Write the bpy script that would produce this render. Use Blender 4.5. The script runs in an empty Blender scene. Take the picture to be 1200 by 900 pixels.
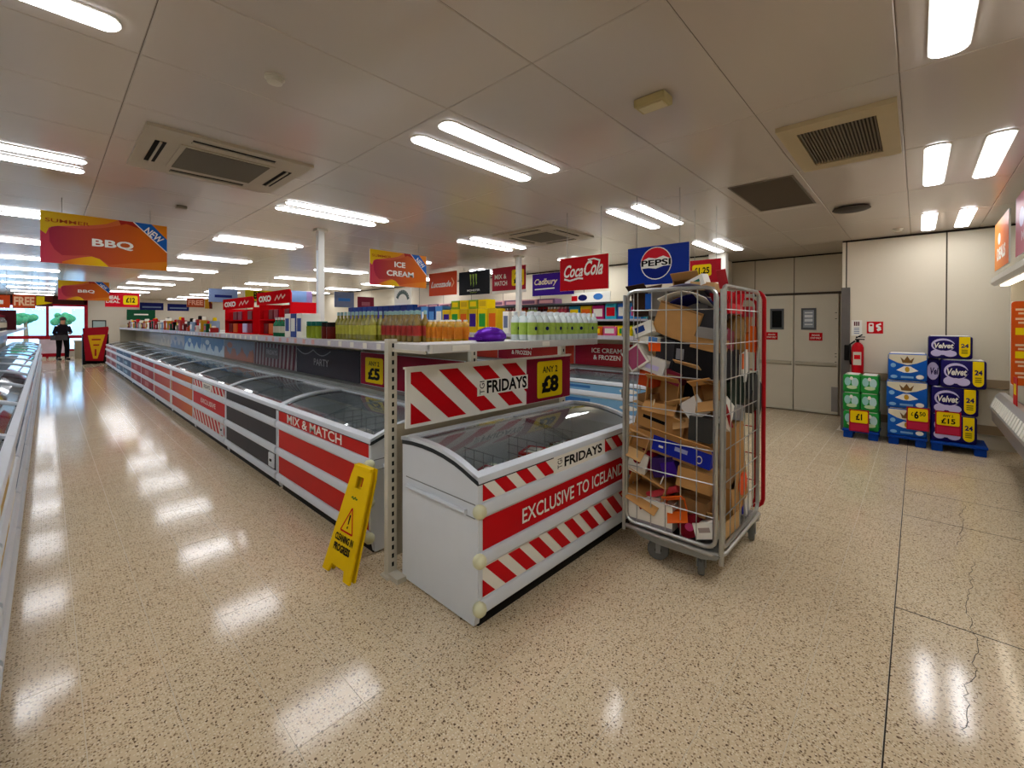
import bpy, math, random
from math import pi, sin, cos, tan, radians as R, sqrt
from mathutils import Matrix, Vector
random.seed(7)
S = bpy.context.scene
COL = S.collection

# ---------------------------------------------------------------- camera, world, exposure
cam = bpy.data.cameras.new('camera'); cam_o = bpy.data.objects.new('camera', cam); COL.objects.link(cam_o)
cam.sensor_width = 36.0; cam.lens = 508.338 / 1200 * 36
cam.shift_x = -(604.409 - 600) / 1200; cam.shift_y = -(450 - 383.319) / 1200
cam.clip_start = 0.05; cam.clip_end = 200
_yaw, _pit, _rol = R(47.22128508), R(0.36838751), R(0.14167572)
_f = Vector((sin(_yaw)*cos(_pit), cos(_yaw)*cos(_pit), -sin(_pit)))
_r0 = Vector((cos(_yaw), -sin(_yaw), 0)); _u0 = _r0.cross(_f)
_r = _r0*cos(_rol) + _u0*sin(_rol); _u = -_r0*sin(_rol) + _u0*cos(_rol)
cam_o.matrix_world = Matrix(((_r.x, _u.x, -_f.x, 0), (_r.y, _u.y, -_f.y, 0), (_r.z, _u.z, -_f.z, 1.5), (0, 0, 0, 1)))
S.camera = cam_o

LAMP = 16.0          # radiance of the strip light diffusers
wd = bpy.data.worlds.new('daylight'); S.world = wd; wd.use_nodes = True
wd.node_tree.nodes['Background'].inputs[0].default_value = (0.50, 0.74, 1.0, 1)
wd.node_tree.nodes['Background'].inputs[1].default_value = 6.0
S.view_settings.view_transform = 'Standard'; S.view_settings.look = 'None'
S.view_settings.gamma = 1; S.view_settings.use_curve_mapping = False
S.view_settings.exposure = 0.0
sun = bpy.data.lights.new('sun', 'SUN'); sun.energy = 7.0; sun.angle = R(3); sun.color = (.72, .87, 1.0)
sun_o = bpy.data.objects.new('sun', sun); COL.objects.link(sun_o); sun_o.rotation_euler = (R(48), 0, R(12))

# ---------------------------------------------------------------- materials
def lin(h):
    h = h.lstrip('#'); v = [int(h[i:i+2], 16)/255 for i in (0, 2, 4)]
    return tuple(x/12.92 if x <= .04045 else ((x+.055)/1.055)**2.4 for x in v) + (1,)
MATS = {}
def mat(name, col, rough=.5, metal=0., spec=.08, var=.08, vs=9., emit=None, est=0.):
    """Principled surface with a fine procedural variation of its colour."""
    if name in MATS: return MATS[name]
    m = bpy.data.materials.new(name); m.use_nodes = True; nt = m.node_tree; b = nt.nodes['Principled BSDF']
    c = lin(col) if isinstance(col, str) else col
    b.inputs['Roughness'].default_value = rough; b.inputs['Metallic'].default_value = metal
    b.inputs['Specular IOR Level'].default_value = spec
    if emit:
        b.inputs['Base Color'].default_value = c
        b.inputs['Emission Color'].default_value = lin(emit); b.inputs['Emission Strength'].default_value = est
    elif var:
        n = nt.nodes.new('ShaderNodeTexNoise'); n.inputs['Scale'].default_value = vs; n.inputs['Detail'].default_value = 3
        g = nt.nodes.new('ShaderNodeNewGeometry'); nt.links.new(g.outputs['Position'], n.inputs['Vector'])
        x = nt.nodes.new('ShaderNodeMix'); x.data_type = 'RGBA'
        x.inputs[6].default_value = tuple(min(1, k*(1-var)) for k in c[:3]) + (1,)
        x.inputs[7].default_value = tuple(min(1, k*(1+var)) for k in c[:3]) + (1,)
        nt.links.new(n.outputs['Fac'], x.inputs[0]); nt.links.new(x.outputs[2], b.inputs['Base Color'])
    else: b.inputs['Base Color'].default_value = c
    MATS[name] = m; return m
def gradmat(name, c0, c1, x0, x1, rough=.4):
    """printed colour running from c0 to c1 across a board (object x from x0 to x1)"""
    if name in MATS: return MATS[name]
    m = mat(name, c0, rough, var=0); nt = m.node_tree
    t = nt.nodes.new('ShaderNodeTexCoord'); s = nt.nodes.new('ShaderNodeSeparateXYZ'); r = nt.nodes.new('ShaderNodeMapRange')
    x = nt.nodes.new('ShaderNodeMix'); x.data_type = 'RGBA'; x.inputs[6].default_value = lin(c0); x.inputs[7].default_value = lin(c1)
    nt.links.new(t.outputs['Object'], s.inputs[0]); nt.links.new(s.outputs['X'], r.inputs['Value'])
    r.inputs['From Min'].default_value = x0; r.inputs['From Max'].default_value = x1
    nt.links.new(r.outputs[0], x.inputs[0]); nt.links.new(x.outputs[2], nt.nodes['Principled BSDF'].inputs['Base Color'])
    return m
def glassmat(name, tint=(.93, .96, .97), rough=.02, ior=1.45):
    m = bpy.data.materials.new(name); m.use_nodes = True; nt = m.node_tree; nt.nodes.clear()
    o = nt.nodes.new('ShaderNodeOutputMaterial'); mx = nt.nodes.new('ShaderNodeMixShader')
    lw = nt.nodes.new('ShaderNodeLayerWeight'); lw.inputs['Blend'].default_value = .5
    pw_ = nt.nodes.new('ShaderNodeMath'); pw_.operation = 'POWER'; pw_.inputs[1].default_value = 4.5; nt.links.new(lw.outputs['Facing'], pw_.inputs[0])
    f0 = ((ior-1)/(ior+1))**2
    fr = nt.nodes.new('ShaderNodeMapRange'); fr.inputs['To Min'].default_value = f0; fr.inputs['To Max'].default_value = .9; nt.links.new(pw_.outputs[0], fr.inputs['Value'])
    t = nt.nodes.new('ShaderNodeBsdfTransparent'); t.inputs[0].default_value = tint + (1,)
    g = nt.nodes.new('ShaderNodeBsdfGlossy'); g.inputs['Roughness'].default_value = rough
    nt.links.new(fr.outputs[0], mx.inputs[0]); nt.links.new(t.outputs[0], mx.inputs[1]); nt.links.new(g.outputs[0], mx.inputs[2])
    nt.links.new(mx.outputs[0], o.inputs[0]); MATS[name] = m; return m
GLASS = glassmat('freezer glass', (.90, .93, .94), .03, 1.5); WGLASS = glassmat('window glass')

def terrazzo():
    m = bpy.data.materials.new('terrazzo'); m.use_nodes = True; nt = m.node_tree; b = nt.nodes['Principled BSDF']; L = nt.links
    g = nt.nodes.new('ShaderNodeNewGeometry')
    base = nt.nodes.new('ShaderNodeTexNoise'); base.inputs['Scale'].default_value = 1.3; base.inputs['Detail'].default_value = 4
    L.new(g.outputs['Position'], base.inputs['Vector'])
    c0 = nt.nodes.new('ShaderNodeMix'); c0.data_type = 'RGBA'; c0.inputs[6].default_value = lin('#cbb694'); c0.inputs[7].default_value = lin('#dcc9a8')
    L.new(base.outputs['Fac'], c0.inputs[0]); prev = c0.outputs[2]
    wob = nt.nodes.new('ShaderNodeTexNoise'); wob.inputs['Scale'].default_value = 40; wob.inputs['Detail'].default_value = 2
    L.new(g.outputs['Position'], wob.inputs['Vector'])
    add = nt.nodes.new('ShaderNodeVectorMath'); add.operation = 'MULTIPLY_ADD'; add.inputs[1].default_value = (.012, .012, .0)
    L.new(wob.outputs['Color'], add.inputs[0]); L.new(g.outputs['Position'], add.inputs[2])
    for sc, lo, hi, keep, col in ((120, .26, .36, .66, '#a08a6c'), (78, .24, .32, .66, '#8a7459'), (46, .16, .22, .80, '#65503b'), (100, .26, .36, .55, '#e2d4b8')):
        v = nt.nodes.new('ShaderNodeTexVoronoi'); v.inputs['Scale'].default_value = sc; v.voronoi_dimensions = '2D'
        L.new(add.outputs[0], v.inputs['Vector'])
        r = nt.nodes.new('ShaderNodeMapRange'); r.inputs['From Min'].default_value = hi; r.inputs['From Max'].default_value = lo
        L.new(v.outputs['Distance'], r.inputs['Value'])
        s = nt.nodes.new('ShaderNodeSeparateColor'); L.new(v.outputs['Color'], s.inputs[0])
        k = nt.nodes.new('ShaderNodeMath'); k.operation = 'GREATER_THAN'; k.inputs[1].default_value = keep; L.new(s.outputs[0], k.inputs[0])
        mu = nt.nodes.new('ShaderNodeMath'); mu.operation = 'MULTIPLY'; L.new(r.outputs[0], mu.inputs[0]); L.new(k.outputs[0], mu.inputs[1])
        x = nt.nodes.new('ShaderNodeMix'); x.data_type = 'RGBA'; x.inputs[7].default_value = lin(col)
        L.new(mu.outputs[0], x.inputs[0]); L.new(prev, x.inputs[6]); prev = x.outputs[2]
    L.new(prev, b.inputs['Base Color'])
    rn = nt.nodes.new('ShaderNodeTexNoise'); rn.inputs['Scale'].default_value = 2.2; rn.inputs['Detail'].default_value = 5
    L.new(g.outputs['Position'], rn.inputs['Vector'])
    rr = nt.nodes.new('ShaderNodeMapRange'); rr.inputs['To Min'].default_value = .07; rr.inputs['To Max'].default_value = .16
    L.new(rn.outputs['Fac'], rr.inputs['Value']); L.new(rr.outputs[0], b.inputs['Roughness'])
    b.inputs['Specular IOR Level'].default_value = .40
    MATS['terrazzo'] = m; return m

# ---------------------------------------------------------------- mesh helpers
class M:
    def __init__(s): s.v = []; s.f = []; s.m = []
    def add(s, vs, fs, mi=0):
        o = len(s.v); s.v += [tuple(p) for p in vs]; s.f += [tuple(i+o for i in f) for f in fs]; s.m += [mi]*len(fs); return s
    def box(s, x0, x1, y0, y1, z0, z1, mi=0):
        return s.add([(x0,y0,z0),(x1,y0,z0),(x1,y1,z0),(x0,y1,z0),(x0,y0,z1),(x1,y0,z1),(x1,y1,z1),(x0,y1,z1)],
                     [(0,3,2,1),(4,5,6,7),(0,1,5,4),(1,2,6,5),(2,3,7,6),(3,0,4,7)], mi)
    def rbox(s, x0, x1, y0, y1, z0, z1, r=.01, mi=0):
        """box with chamfered vertical and horizontal edges (superellipse ring stack)"""
        n = 3; ring = []
        for cx, cy, a0 in ((x1-r, y1-r, 0), (x0+r, y1-r, pi/2), (x0+r, y0+r, pi), (x1-r, y0+r, 1.5*pi)):
            for i in range(n): a = a0 + pi/2*i/(n-1); ring.append((cx, cy, cos(a), sin(a)))
        rows = [(z0, -r*.9), (z0+r*.3, -r*.3), (z0+r, 0), (z1-r, 0), (z1-r*.3, -r*.3), (z1, -r*.9)]
        vs = []; k = len(ring)
        for z, d in rows: vs += [(cx+(r+d)*c, cy+(r+d)*q, z) for cx, cy, c, q in ring]
        fs = [(j*k+i, j*k+(i+1) % k, (j+1)*k+(i+1) % k, (j+1)*k+i) for j in range(len(rows)-1) for i in range(k)]
        fs += [tuple(range(k-1, -1, -1)), tuple(range((len(rows)-1)*k, len(rows)*k))]
        return s.add(vs, fs, mi)
    def prism(s, pts, ax, a, b, mi=0):
        """closed outline pts extruded along axis ax from a to b"""
        def P(p, t): return (t, p[0], p[1]) if ax == 0 else ((p[0], t, p[1]) if ax == 1 else (p[0], p[1], t))
        n = len(pts)
        return s.add([P(p, a) for p in pts]+[P(p, b) for p in pts],
                     [tuple(range(n)), tuple(range(2*n-1, n-1, -1))]+[(i, n+i, n+(i+1) % n, (i+1) % n) for i in range(n)], mi)
    def strip(s, prof, x0, x1, th, mi=0):
        """sheet with thickness th that follows an open (y,z) profile from x0 to x1"""
        up = [(y, z+th) for y, z in prof]
        return s.prism(list(prof)+up[::-1], 0, x0, x1, mi)
    def tube(s, path, r, n=8, mi=0, closed=False):
        pts = [Vector(p) for p in path]; k = len(pts); vs = []; up = None
        for i, p in enumerate(pts):
            if closed: d = pts[(i+1) % k]-pts[i-1]
            else: d = pts[min(i+1, k-1)]-pts[max(i-1, 0)]
            d.normalize()
            if up is None:
                up = d.orthogonal().normalized()
            else:
                up = (up - d*up.dot(d))
                up = up.normalized() if up.length > 1e-6 else d.orthogonal().normalized()
            w = d.cross(up); rr = r[i] if isinstance(r, (list, tuple)) else r
            vs += [p+up*(rr*cos(2*pi*j/n))+w*(rr*sin(2*pi*j/n)) for j in range(n)]
        fs = [(i*n+j, i*n+(j+1) % n, ((i+1) % k)*n+(j+1) % n, ((i+1) % k)*n+j) for i in range(k if closed else k-1) for j in range(n)]
        if not closed: fs += [tuple(range(n-1, -1, -1)), tuple(range((k-1)*n, k*n))]
        return s.add(vs, fs, mi)
    def lathe(s, prof, c=(0, 0, 0), n=10, mi=0, sx=1, sy=1):
        vs = [(c[0]+sx*r*cos(2*pi*j/n), c[1]+sy*r*sin(2*pi*j/n), c[2]+z) for r, z in prof for j in range(n)]
        k = len(prof)
        fs = [(i*n+j, i*n+(j+1) % n, (i+1)*n+(j+1) % n, (i+1)*n+j) for i in range(k-1) for j in range(n)]
        return s.add(vs, fs+[tuple(range(n-1, -1, -1)), tuple(range((k-1)*n, k*n))], mi)
    def ball(s, c, r, mi=0, n=10, sz=1):
        return s.lathe([(r*max(.02, sin(pi*i/6)), -r*sz*cos(pi*i/6)) for i in range(7)], c, n, mi)
    def poly(s, pts3, mi=0): return s.add(pts3, [tuple(range(len(pts3)))], mi)
    def xf(s, mtx): s.v = [tuple(mtx @ Vector(p)) for p in s.v]; return s
    def mesh(s, name, mats, smooth=False):
        me = bpy.data.meshes.new(name); me.from_pydata(s.v, [], s.f)
        for m in (mats if isinstance(mats, (list, tuple)) else [mats]): me.materials.append(m)
        me.polygons.foreach_set('material_index', s.m)
        if smooth:
            me.polygons.foreach_set('use_smooth', [True]*len(s.f)); me.set_sharp_from_angle(angle=R(38))
        me.update(); return me
def put(name, mesh, parent=None, loc=(0, 0, 0), rot=(0, 0, 0)):
    o = bpy.data.objects.new(name, mesh); COL.objects.link(o); o.parent = parent; o.location = loc; o.rotation_euler = rot; return o
def part(name, mm, mats, parent=None, smooth=False, loc=(0, 0, 0), rot=(0, 0, 0), label=None):
    o = put(name, mm.mesh(name, mats, smooth), parent, loc, rot)
    if label: o['label'] = label
    return o
USED = {}
def tag(o, label, cat, group=None):
    if label in USED: print('SAME LABEL', label)
    USED[label] = 1
    o['label'] = label; o['category'] = cat
    if group: o['group'] = group
    return o
def thing(name, label, cat, loc=(0, 0, 0), rz=0., group=None, rot=None):
    o = bpy.data.objects.new(name, None); COL.objects.link(o); o.empty_display_size = .1
    o.location = loc; o.rotation_euler = rot or (0, 0, rz); return tag(o, label, cat, group)
def solid(name, mm, mats, label, cat, loc=(0, 0, 0), rz=0., group=None, smooth=False, rot=None):
    o = part(name, mm, mats, None, smooth, loc, rot or (0, 0, rz)); return tag(o, label, cat, group)
def struct(name, mm, mats, parent=None, smooth=False):
    o = part(name, mm, mats, parent, smooth)
    if parent is None: o['kind'] = 'structure'
    return o
def dup(src, label, loc, rz=None, group=None):
    o = src.copy(); COL.objects.link(o); o.location = loc
    if rz is not None: o.rotation_euler = (0, 0, rz)
    tag(o, label, src['category'], group or src.get('group'))
    for ch in src.children:
        c = ch.copy(); COL.objects.link(c); c.parent = o
        for g in ch.children:
            d = g.copy(); COL.objects.link(d); d.parent = c
    return o
ORD = ['first','second','third','fourth','fifth','sixth','seventh','eighth','ninth','tenth','eleventh','twelfth','thirteenth','fourteenth','fifteenth','sixteenth','seventeenth','eighteenth','nineteenth','twentieth']
TENS = ['twenty','thirty','forty','fifty','sixty']
def nth(i):
    if i < 20: return ORD[i]
    t, u = divmod(i+1, 10)
    if u == 0: return TENS[t-2][:-1]+'ieth'
    return TENS[t-2]+'-'+ORD[u-1]

# ---------------------------------------------------------------- lettering and flat print
_TX = {}
def glyphs(txt, bold=.02, shear=0.):
    """outline of a word in the built-in font, scaled to the unit square; returns (points, faces, aspect)"""
    k = (txt, bold, shear)
    if k not in _TX:
        c = bpy.data.curves.new('lettering', 'FONT'); c.body = txt; c.offset = bold; c.shear = shear; c.resolution_u = 3; c.fill_mode = 'FRONT'
        o = bpy.data.objects.new('lettering', c); COL.objects.link(o)
        me = bpy.data.meshes.new_from_object(o.evaluated_get(bpy.context.evaluated_depsgraph_get()))
        vs = [v.co.copy() for v in me.vertices]; fs = [tuple(p.vertices) for p in me.polygons]
        bpy.data.objects.remove(o); bpy.data.curves.remove(c); bpy.data.meshes.remove(me)
        x0 = min(v.x for v in vs); x1 = max(v.x for v in vs); y0 = min(v.y for v in vs); y1 = max(v.y for v in vs)
        _TX[k] = ([((v.x-x0)/(x1-x0), (v.y-y0)/(y1-y0)) for v in vs], fs, (x1-x0)/(y1-y0))
    return _TX[k]
class Print:
    """flat shapes and words in board coordinates (x right, z up, printed on the side facing -y)"""
    def __init__(s, y=0.): s.shape = M(); s.words = []; s.mats = []; s.y = y-.0006; s.n = 0
    def mi(s, m):
        if m not in s.mats: s.mats.append(m)
        return s.mats.index(m)
    def poly(s, pts, m):
        s.n += 1; y = s.y-.0004*s.n
        a = sum(pts[i][0]*pts[(i+1) % len(pts)][1]-pts[(i+1) % len(pts)][0]*pts[i][1] for i in range(len(pts)))
        if a < 0: pts = pts[::-1]
        s.shape.poly([(p[0], y, p[1]) for p in pts], s.mi(m)); return s
    def rect(s, x0, x1, z0, z1, m, r=0.):
        if r <= 0: return s.poly([(x0,z0),(x1,z0),(x1,z1),(x0,z1)], m)
        p = []
        for cx, cz, a0 in ((x1-r,z1-r,0),(x0+r,z1-r,90),(x0+r,z0+r,180),(x1-r,z0+r,270)):
            p += [(cx+r*cos(R(a0+t)), cz+r*sin(R(a0+t))) for t in (0, 30, 60, 90)]
        return s.poly(p, m)
    def ell(s, cx, cz, rx, rz, m, a0=0, a1=360, n=24):
        return s.poly([(cx+rx*cos(R(a0+(a1-a0)*i/n)), cz+rz*sin(R(a0+(a1-a0)*i/n))) for i in range(n if a1-a0 == 360 else n+1)], m)
    def clip(s, pts, x0, x1, z0, z1, m):
        """polygon clipped to a rectangle"""
        for ax, lim, sg in ((0, x0, 1), (0, x1, -1), (1, z0, 1), (1, z1, -1)):
            out = []
            for i in range(len(pts)):
                a, b = pts[i], pts[(i+1) % len(pts)]; da, db = sg*(a[ax]-lim), sg*(b[ax]-lim)
                if da >= 0: out.append(a)
                if da*db < 0: t = da/(da-db); out.append((a[0]+(b[0]-a[0])*t, a[1]+(b[1]-a[1])*t))
            pts = out
            if len(pts) < 3: return s
        return s.poly(pts, m)
    def stripes(s, x0, x1, z0, z1, w, gap, m, lean=1., skip=None):
        """diagonal bars that fall to the right"""
        h = z1-z0; x = x0-h*lean
        while x < x1:
            s.clip([(x, z1), (x+w, z1), (x+w+h*lean, z0), (x+h*lean, z0)], x0, x1, z0, z1, m); x += w+gap
        return s
    def line(s, pts, w, m):
        for a, b in zip(pts, pts[1:]):
            d = Vector((b[0]-a[0], b[1]-a[1])); d.normalize(); nx, nz = -d.y*w/2, d.x*w/2
            s.poly([(a[0]+nx, a[1]+nz), (a[0]-nx, a[1]-nz), (b[0]-nx, b[1]-nz), (b[0]+nx, b[1]+nz)], m)
        return s
    def text(s, t, x0, x1, z0, z1, m, bold=.02, shear=0., rot=0):
        vs, fs, asp = glyphs(t, bold, shear); y = s.y-.0004*s.n-.0008; s.n += 2
        cx, cz, w, h = (x0+x1)/2, (z0+z1)/2, x1-x0, z1-z0; ca, sa = cos(R(rot)), sin(R(rot)); out = []
        for u, v in vs:
            a, b = (u-.5)*w, (v-.5)*h; out.append((cx+a*ca-b*sa, y, cz+a*sa+b*ca))
        s.words.append(M().add(out, fs, s.mi(m))); return s
    def build(s, parent, name='printed_face', loc=(0, 0, 0), rot=(0, 0, 0)):
        o = None
        if s.shape.f: o = part(name, s.shape, s.mats, parent, loc=loc, rot=rot)
        for w in s.words:
            k = w.m[0]; w.m = [0]*len(w.m); part('lettering', w, s.mats[k], parent, loc=loc, rot=rot)
        return o
# ---------------------------------------------------------------- palette
WHITE = mat('white enamel', '#d6dde4', .3, var=.03, spec=.4); OFFW = mat('cream steel', '#cfc9b8', .4, var=.04)
GREYM = mat('grey steel', '#8f9392', .35, .6); DARK = mat('black plinth', '#1a1817', .5); DGREY = mat('charcoal print', '#3d3c40', .45)
CHROME = mat('galvanised steel', '#b4b6b4', .32, .85, var=.15, vs=30); RUB = mat('grey rubber', '#6a6c6a', .6)
RED = mat('red print', '#c8101a', .4, var=.03); BURG = mat('burgundy print', '#8f1430', .4, var=.04); PWHITE = mat('white print', '#eeece2', .4, var=.02)
YEL = mat('yellow print', '#f2d20a', .4, var=.02); BLK = mat('black print', '#101010', .5, var=0); ORANGE = mat('orange print', '#e0641c', .4, var=.04)
BLUE = mat('blue print', '#123a9a', .4, var=.04); CYANB = mat('light blue print', '#7fb4dd', .4, var=.06); GREEN = mat('green print', '#2f9a3c', .4, var=.08)
PURP = mat('purple print', '#3b1a86', .4, var=.05); NAVY = mat('navy print', '#151a58', .4, var=.05); LILAC = mat('lilac print', '#c9c0e6', .4, var=.03)
PINK = mat('pink print', '#c8437a', .4, var=.05); CARD = mat('brown cardboard', '#bd8f58', .75, var=.1, vs=14); CARD2 = mat('pale cardboard', '#d0a872', .75, var=.1, vs=14)
CARDD = mat('dark cardboard', '#8e6a44', .8, var=.12, vs=14); INTER = mat('freezer lining', '#c4c9cb', .5, var=.08)
WALLM = mat('cream wall paint', '#ddd4be', .55, var=.03, vs=2.); SEAL = mat('dark rubber seal', '#34383b', .5); IVORY = mat('ivory plastic', '#d8d8b4', .35)
TEAL = mat('teal plastic', '#1f6a5c', .4); GOLD = mat('gold print', '#c79a2e', .4)

# ---------------------------------------------------------------- setting: floor
TZ = terrazzo(); GROUT = mat('pale grout', '#cfc4ae', .5); DJ = mat('dark joint', '#2e2823', .7)
X0, X1, Y0, Y1, CH = -5.0, 7.75, -1.45, 28.0, 2.70
floor = struct('floor', M().box(X0, 9.6, Y0, Y1+.2, -.1, -.0010), GROUT)
tile_me = M().box(.0014, .2511, .0014, .2511, -.0045, 0).mesh('floor_tile', TZ)
tp = .2525; ox, oy = .09-.2525*21, .0805
near = []; rest = M()
for j in range(111):
    for i in range(58):
        x, y = ox+i*tp, oy+j*tp
        if x < X0 or x > 8.85 or y > Y1-.1: continue
        if x > 7.5 and y < .6: continue
        c = (x+.126)*sin(_yaw)+(y+.126)*cos(_yaw); s_ = (x+.126)*cos(_yaw)-(y+.126)*sin(_yaw)
        key = math.hypot(x, y) if (c > .35 and abs(s_) < 1.22*c+.2 and c > 1.3*1.0-.35 and not (1.45 < x < 3.0 and 1.6 < y) and not x < -.3) else 99+y
        near.append((key, x, y))
near.sort()
for k, x, y in near[:290]: put('floor_tile', tile_me, floor, (x, y, 0))
for k, x, y in near[290:]: rest.add([(x+.0014, y+.0014, 0), (x+.2511, y+.0014, 0), (x+.2511, y+.2511, 0), (x+.0014, y+.2511, 0)], [(0, 1, 2, 3)])
o = part('far_floor_tiles', rest, TZ, floor); o['kind'] = 'stuff'
part('dark_floor_joint', M().box(X0, X1, .0755, .0805, -.004, .0004), DJ, floor)
xs = [-5.0, -3.09, -1.55, 0.0, 1.53, 3.065, 4.61, 5.305, 6.18, 6.95, 7.75]
for a, b in zip(xs, xs[1:]):
    part('floor_slab', M().box(a+.0045, b-.0045, Y0, .0755, -.0045, 0), TZ, floor)
part('dark_floor_joint', M().box(X0, X1, Y0, .0755, -.004, -.0003), DJ, floor)
def crack(pts):
    m = M(); fine = [pts[0]]
    for a, b in zip(pts, pts[1:]):
        for q in (1, 2, 3, 4): fine.append((a[0]+(b[0]-a[0])*q/4+random.uniform(-.012, .012), a[1]+(b[1]-a[1])*q/4+random.uniform(-.012, .012)))
    pts = fine
    for a, b in zip(pts, pts[1:]):
        d = Vector((b[0]-a[0], b[1]-a[1])).normalized(); w = .0013; n = Vector((-d.y, d.x))*w
        m.poly([(a[0]-n.x, a[1]-n.y, .0003), (b[0]-n.x, b[1]-n.y, .0003), (b[0]+n.x, b[1]+n.y, .0003), (a[0]+n.x, a[1]+n.y, .0003)])
    part('floor_crack', m, DJ, floor)
crack([(2.30, -.13), (2.42, -.15), (2.55, -.155), (2.72, -.19), (2.86, -.20), (3.0, -.22), (3.1, -.21), (3.3, -.20), (3.46, -.215), (3.62, -.25), (3.8, -.24), (4.0, -.28)])
crack([(4.2, -.2), (4.32, -.24), (4.45, -.23), (4.7, -.27), (4.9, -.26), (5.2, -.3)])

# ---------------------------------------------------------------- setting: ceiling
CEIL = mat('ceiling panel enamel', '#c6bbae', .2, var=.04, vs=1.5, spec=.6); CJ = mat('ceiling joint', '#5c5146', .8)
ceiling = struct('ceiling', M().box(X0, 9.6, Y0, Y1+.2, CH+.004, CH+.1), CJ)
pw, ph = 1.235, .62
pan_me = M().add([(0.005,0.005,CH),(pw-.005,0.005,CH),(pw-.005,ph-.005,CH),(.005,ph-.005,CH),(0,0,CH+.005),(pw,0,CH+.005),(pw,ph,CH+.005),(0,ph,CH+.005)],
                 [(0,3,2,1),(0,1,5,4),(1,2,6,5),(2,3,7,6),(3,0,4,7)]).mesh('ceiling_panel', CEIL)
cp = []
for i in range(-5, 8):
    for j in range(-3, 46):
        x, y = .285+i*pw, .07+j*ph
        if x > 8.7 or x+pw < X0: continue
        c = x*sin(_yaw)+y*cos(_yaw); cp.append((math.hypot(x+.6, y) if c > -.6 and x > -3 else 50+y, x, y))
cp.sort()
for k, x, y in cp[:270]: put('ceiling_panel', pan_me, ceiling, (x, y, 0))
fm = M()
for k, x, y in cp[270:]: fm.add([(x+.005, y+.005, CH), (x+.005, y+ph-.005, CH), (x+pw-.005, y+ph-.005, CH), (x+pw-.005, y+.005, CH)], [(0, 1, 2, 3)])
o = part('far_ceiling_panels', fm, CEIL, ceiling); o['kind'] = 'stuff'

# strip lights, two stadium shaped diffusers to a fitting
LIT = mat('lit diffuser', '#ffffff', .5, emit='#f6f7fc', est=LAMP)
RIM = mat('lamp rim', '#e8e4da', .3, var=.02)
def stadium(x0, x1, y0, y1, n=6):
    r = (y1-y0)/2; cy = (y0+y1)/2
    return [(x1-r*.7+r*.7*cos(a), cy+r*sin(a)) for a in [-pi/2+pi*i/n for i in range(n+1)]]+[(x0+r*.7+r*.7*cos(a), cy+r*sin(a)) for a in [pi/2+pi*i/n for i in range(n+1)]]
dm = M().prism(stadium(0.01, 1.11, .01, .125), 2, CH-.012, CH+.0).mesh('diffuser', LIT)
rm = M().prism(stadium(0, 1.12, 0, .135), 2, CH-.006, CH).mesh('rim', RIM)
cn = ['left of the aisle', 'over the near island', 'over the second aisle', 'by the right hand wall']
def ceiling_light(x, y, label):
    t = thing('ceiling_light', label, 'ceiling light', (x, y, 0), 0, 'twin strip lights in the ceiling')
    for dy in (0, .29):
        put('rim', rm, t, (0, dy, 0)); put('diffuser', dm, t, (0, dy, 0))
for i, x in enumerate((-.91, 1.59, 4.0, 6.39)):
    for j in range(12):
        y = -.24+2.465*j
        if y > Y1-.6: continue
        ceiling_light(x, y-.21, 'pair of lit white strip diffusers %s, %s row from the camera' % (cn[i], nth(j)))
for j in range(0, 12):
    y = -.24+2.465*j
    ceiling_light(-3.3, y-.21, 'pair of lit strip diffusers far left beyond the left freezers, %s row' % nth(j))

# air conditioning cassettes
def cassette(x, y, w, label):
    t = thing('ceiling_air_conditioner', label, 'air conditioner', (x, y, CH), 0, 'square ceiling cassettes')
    AC = mat('cassette plastic', '#b9ad97', .4, var=.03); SL = mat('dark slot', '#1b1a18', .7); ME = mat('filter mesh', '#6f685c', .8, var=.2, vs=160)
    part('panel', M().prism([(0,0),(w,0),(w,w),(0,w)], 2, -.02, 0).box(.20, w-.20, .20, w-.20, -.026, -.02), AC, t)
    part('intake_grille', M().box(.23, w-.23, .23, w-.23, -.030, -.024), ME, t)
    for a in range(4):
        s = M().box(.24, w-.24, .07, .13, -.0225, -.018)
        s.xf(Matrix.Translation((w/2, w/2, 0)) @ Matrix.Rotation(a*pi/2, 4, 'Z') @ Matrix.Translation((-w/2, -w/2, 0)))
        part('air_slot', s, SL, t)
        q = M().box(.24, w-.24, .095, .107, -.031, -.021)
        q.xf(Matrix.Translation((w/2, w/2, 0)) @ Matrix.Rotation(a*pi/2, 4, 'Z') @ Matrix.Translation((-w/2, -w/2, 0)))
        part('louvre', q, AC, t)
cassette(.405, 3.36, .97, 'square cream cassette over the left aisle, nearest the camera')
cassette(4.08, 3.23, .97, 'square cream cassette above the blue drinks sign side, behind the near strip light')
# extract vent in a deep frame
t = thing('ceiling_vent', 'framed rectangular extract vent with cream frame on the right', 'ceiling vent', (3.03, .085, CH))
VF = mat('vent frame', '#bfae8a', .4, var=.05)
part('frame', M().box(0,.93,0,.09,-.028,0).box(0,.93,.47,.56,-.028,0).box(0,.12,.09,.47,-.028,0).box(.81,.93,.09,.47,-.028,0), VF, t)
part('backing', M().box(.11,.82,.08,.48,-.006,-.001), mat('vent dark', '#4a443b', .9), t)
for i in range(22): part('slat', M().box(.12, .81, .095+i*.017, .103+i*.017, -.02, -.008), mat('vent slat', '#7d7262', .6), t)
t = thing('ceiling_grille', 'dark flush grille in the ceiling beyond the framed vent', 'ceiling grille', (4.05, .735, CH))
part('frame', M().box(0,1.07,0,.015,-.006,0).box(0,1.07,.475,.49,-.006,0).box(0,.015,.015,.475,-.006,0).box(1.055,1.07,.015,.475,-.006,0), mat('grille frame', '#776c5e', .5), t)
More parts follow.
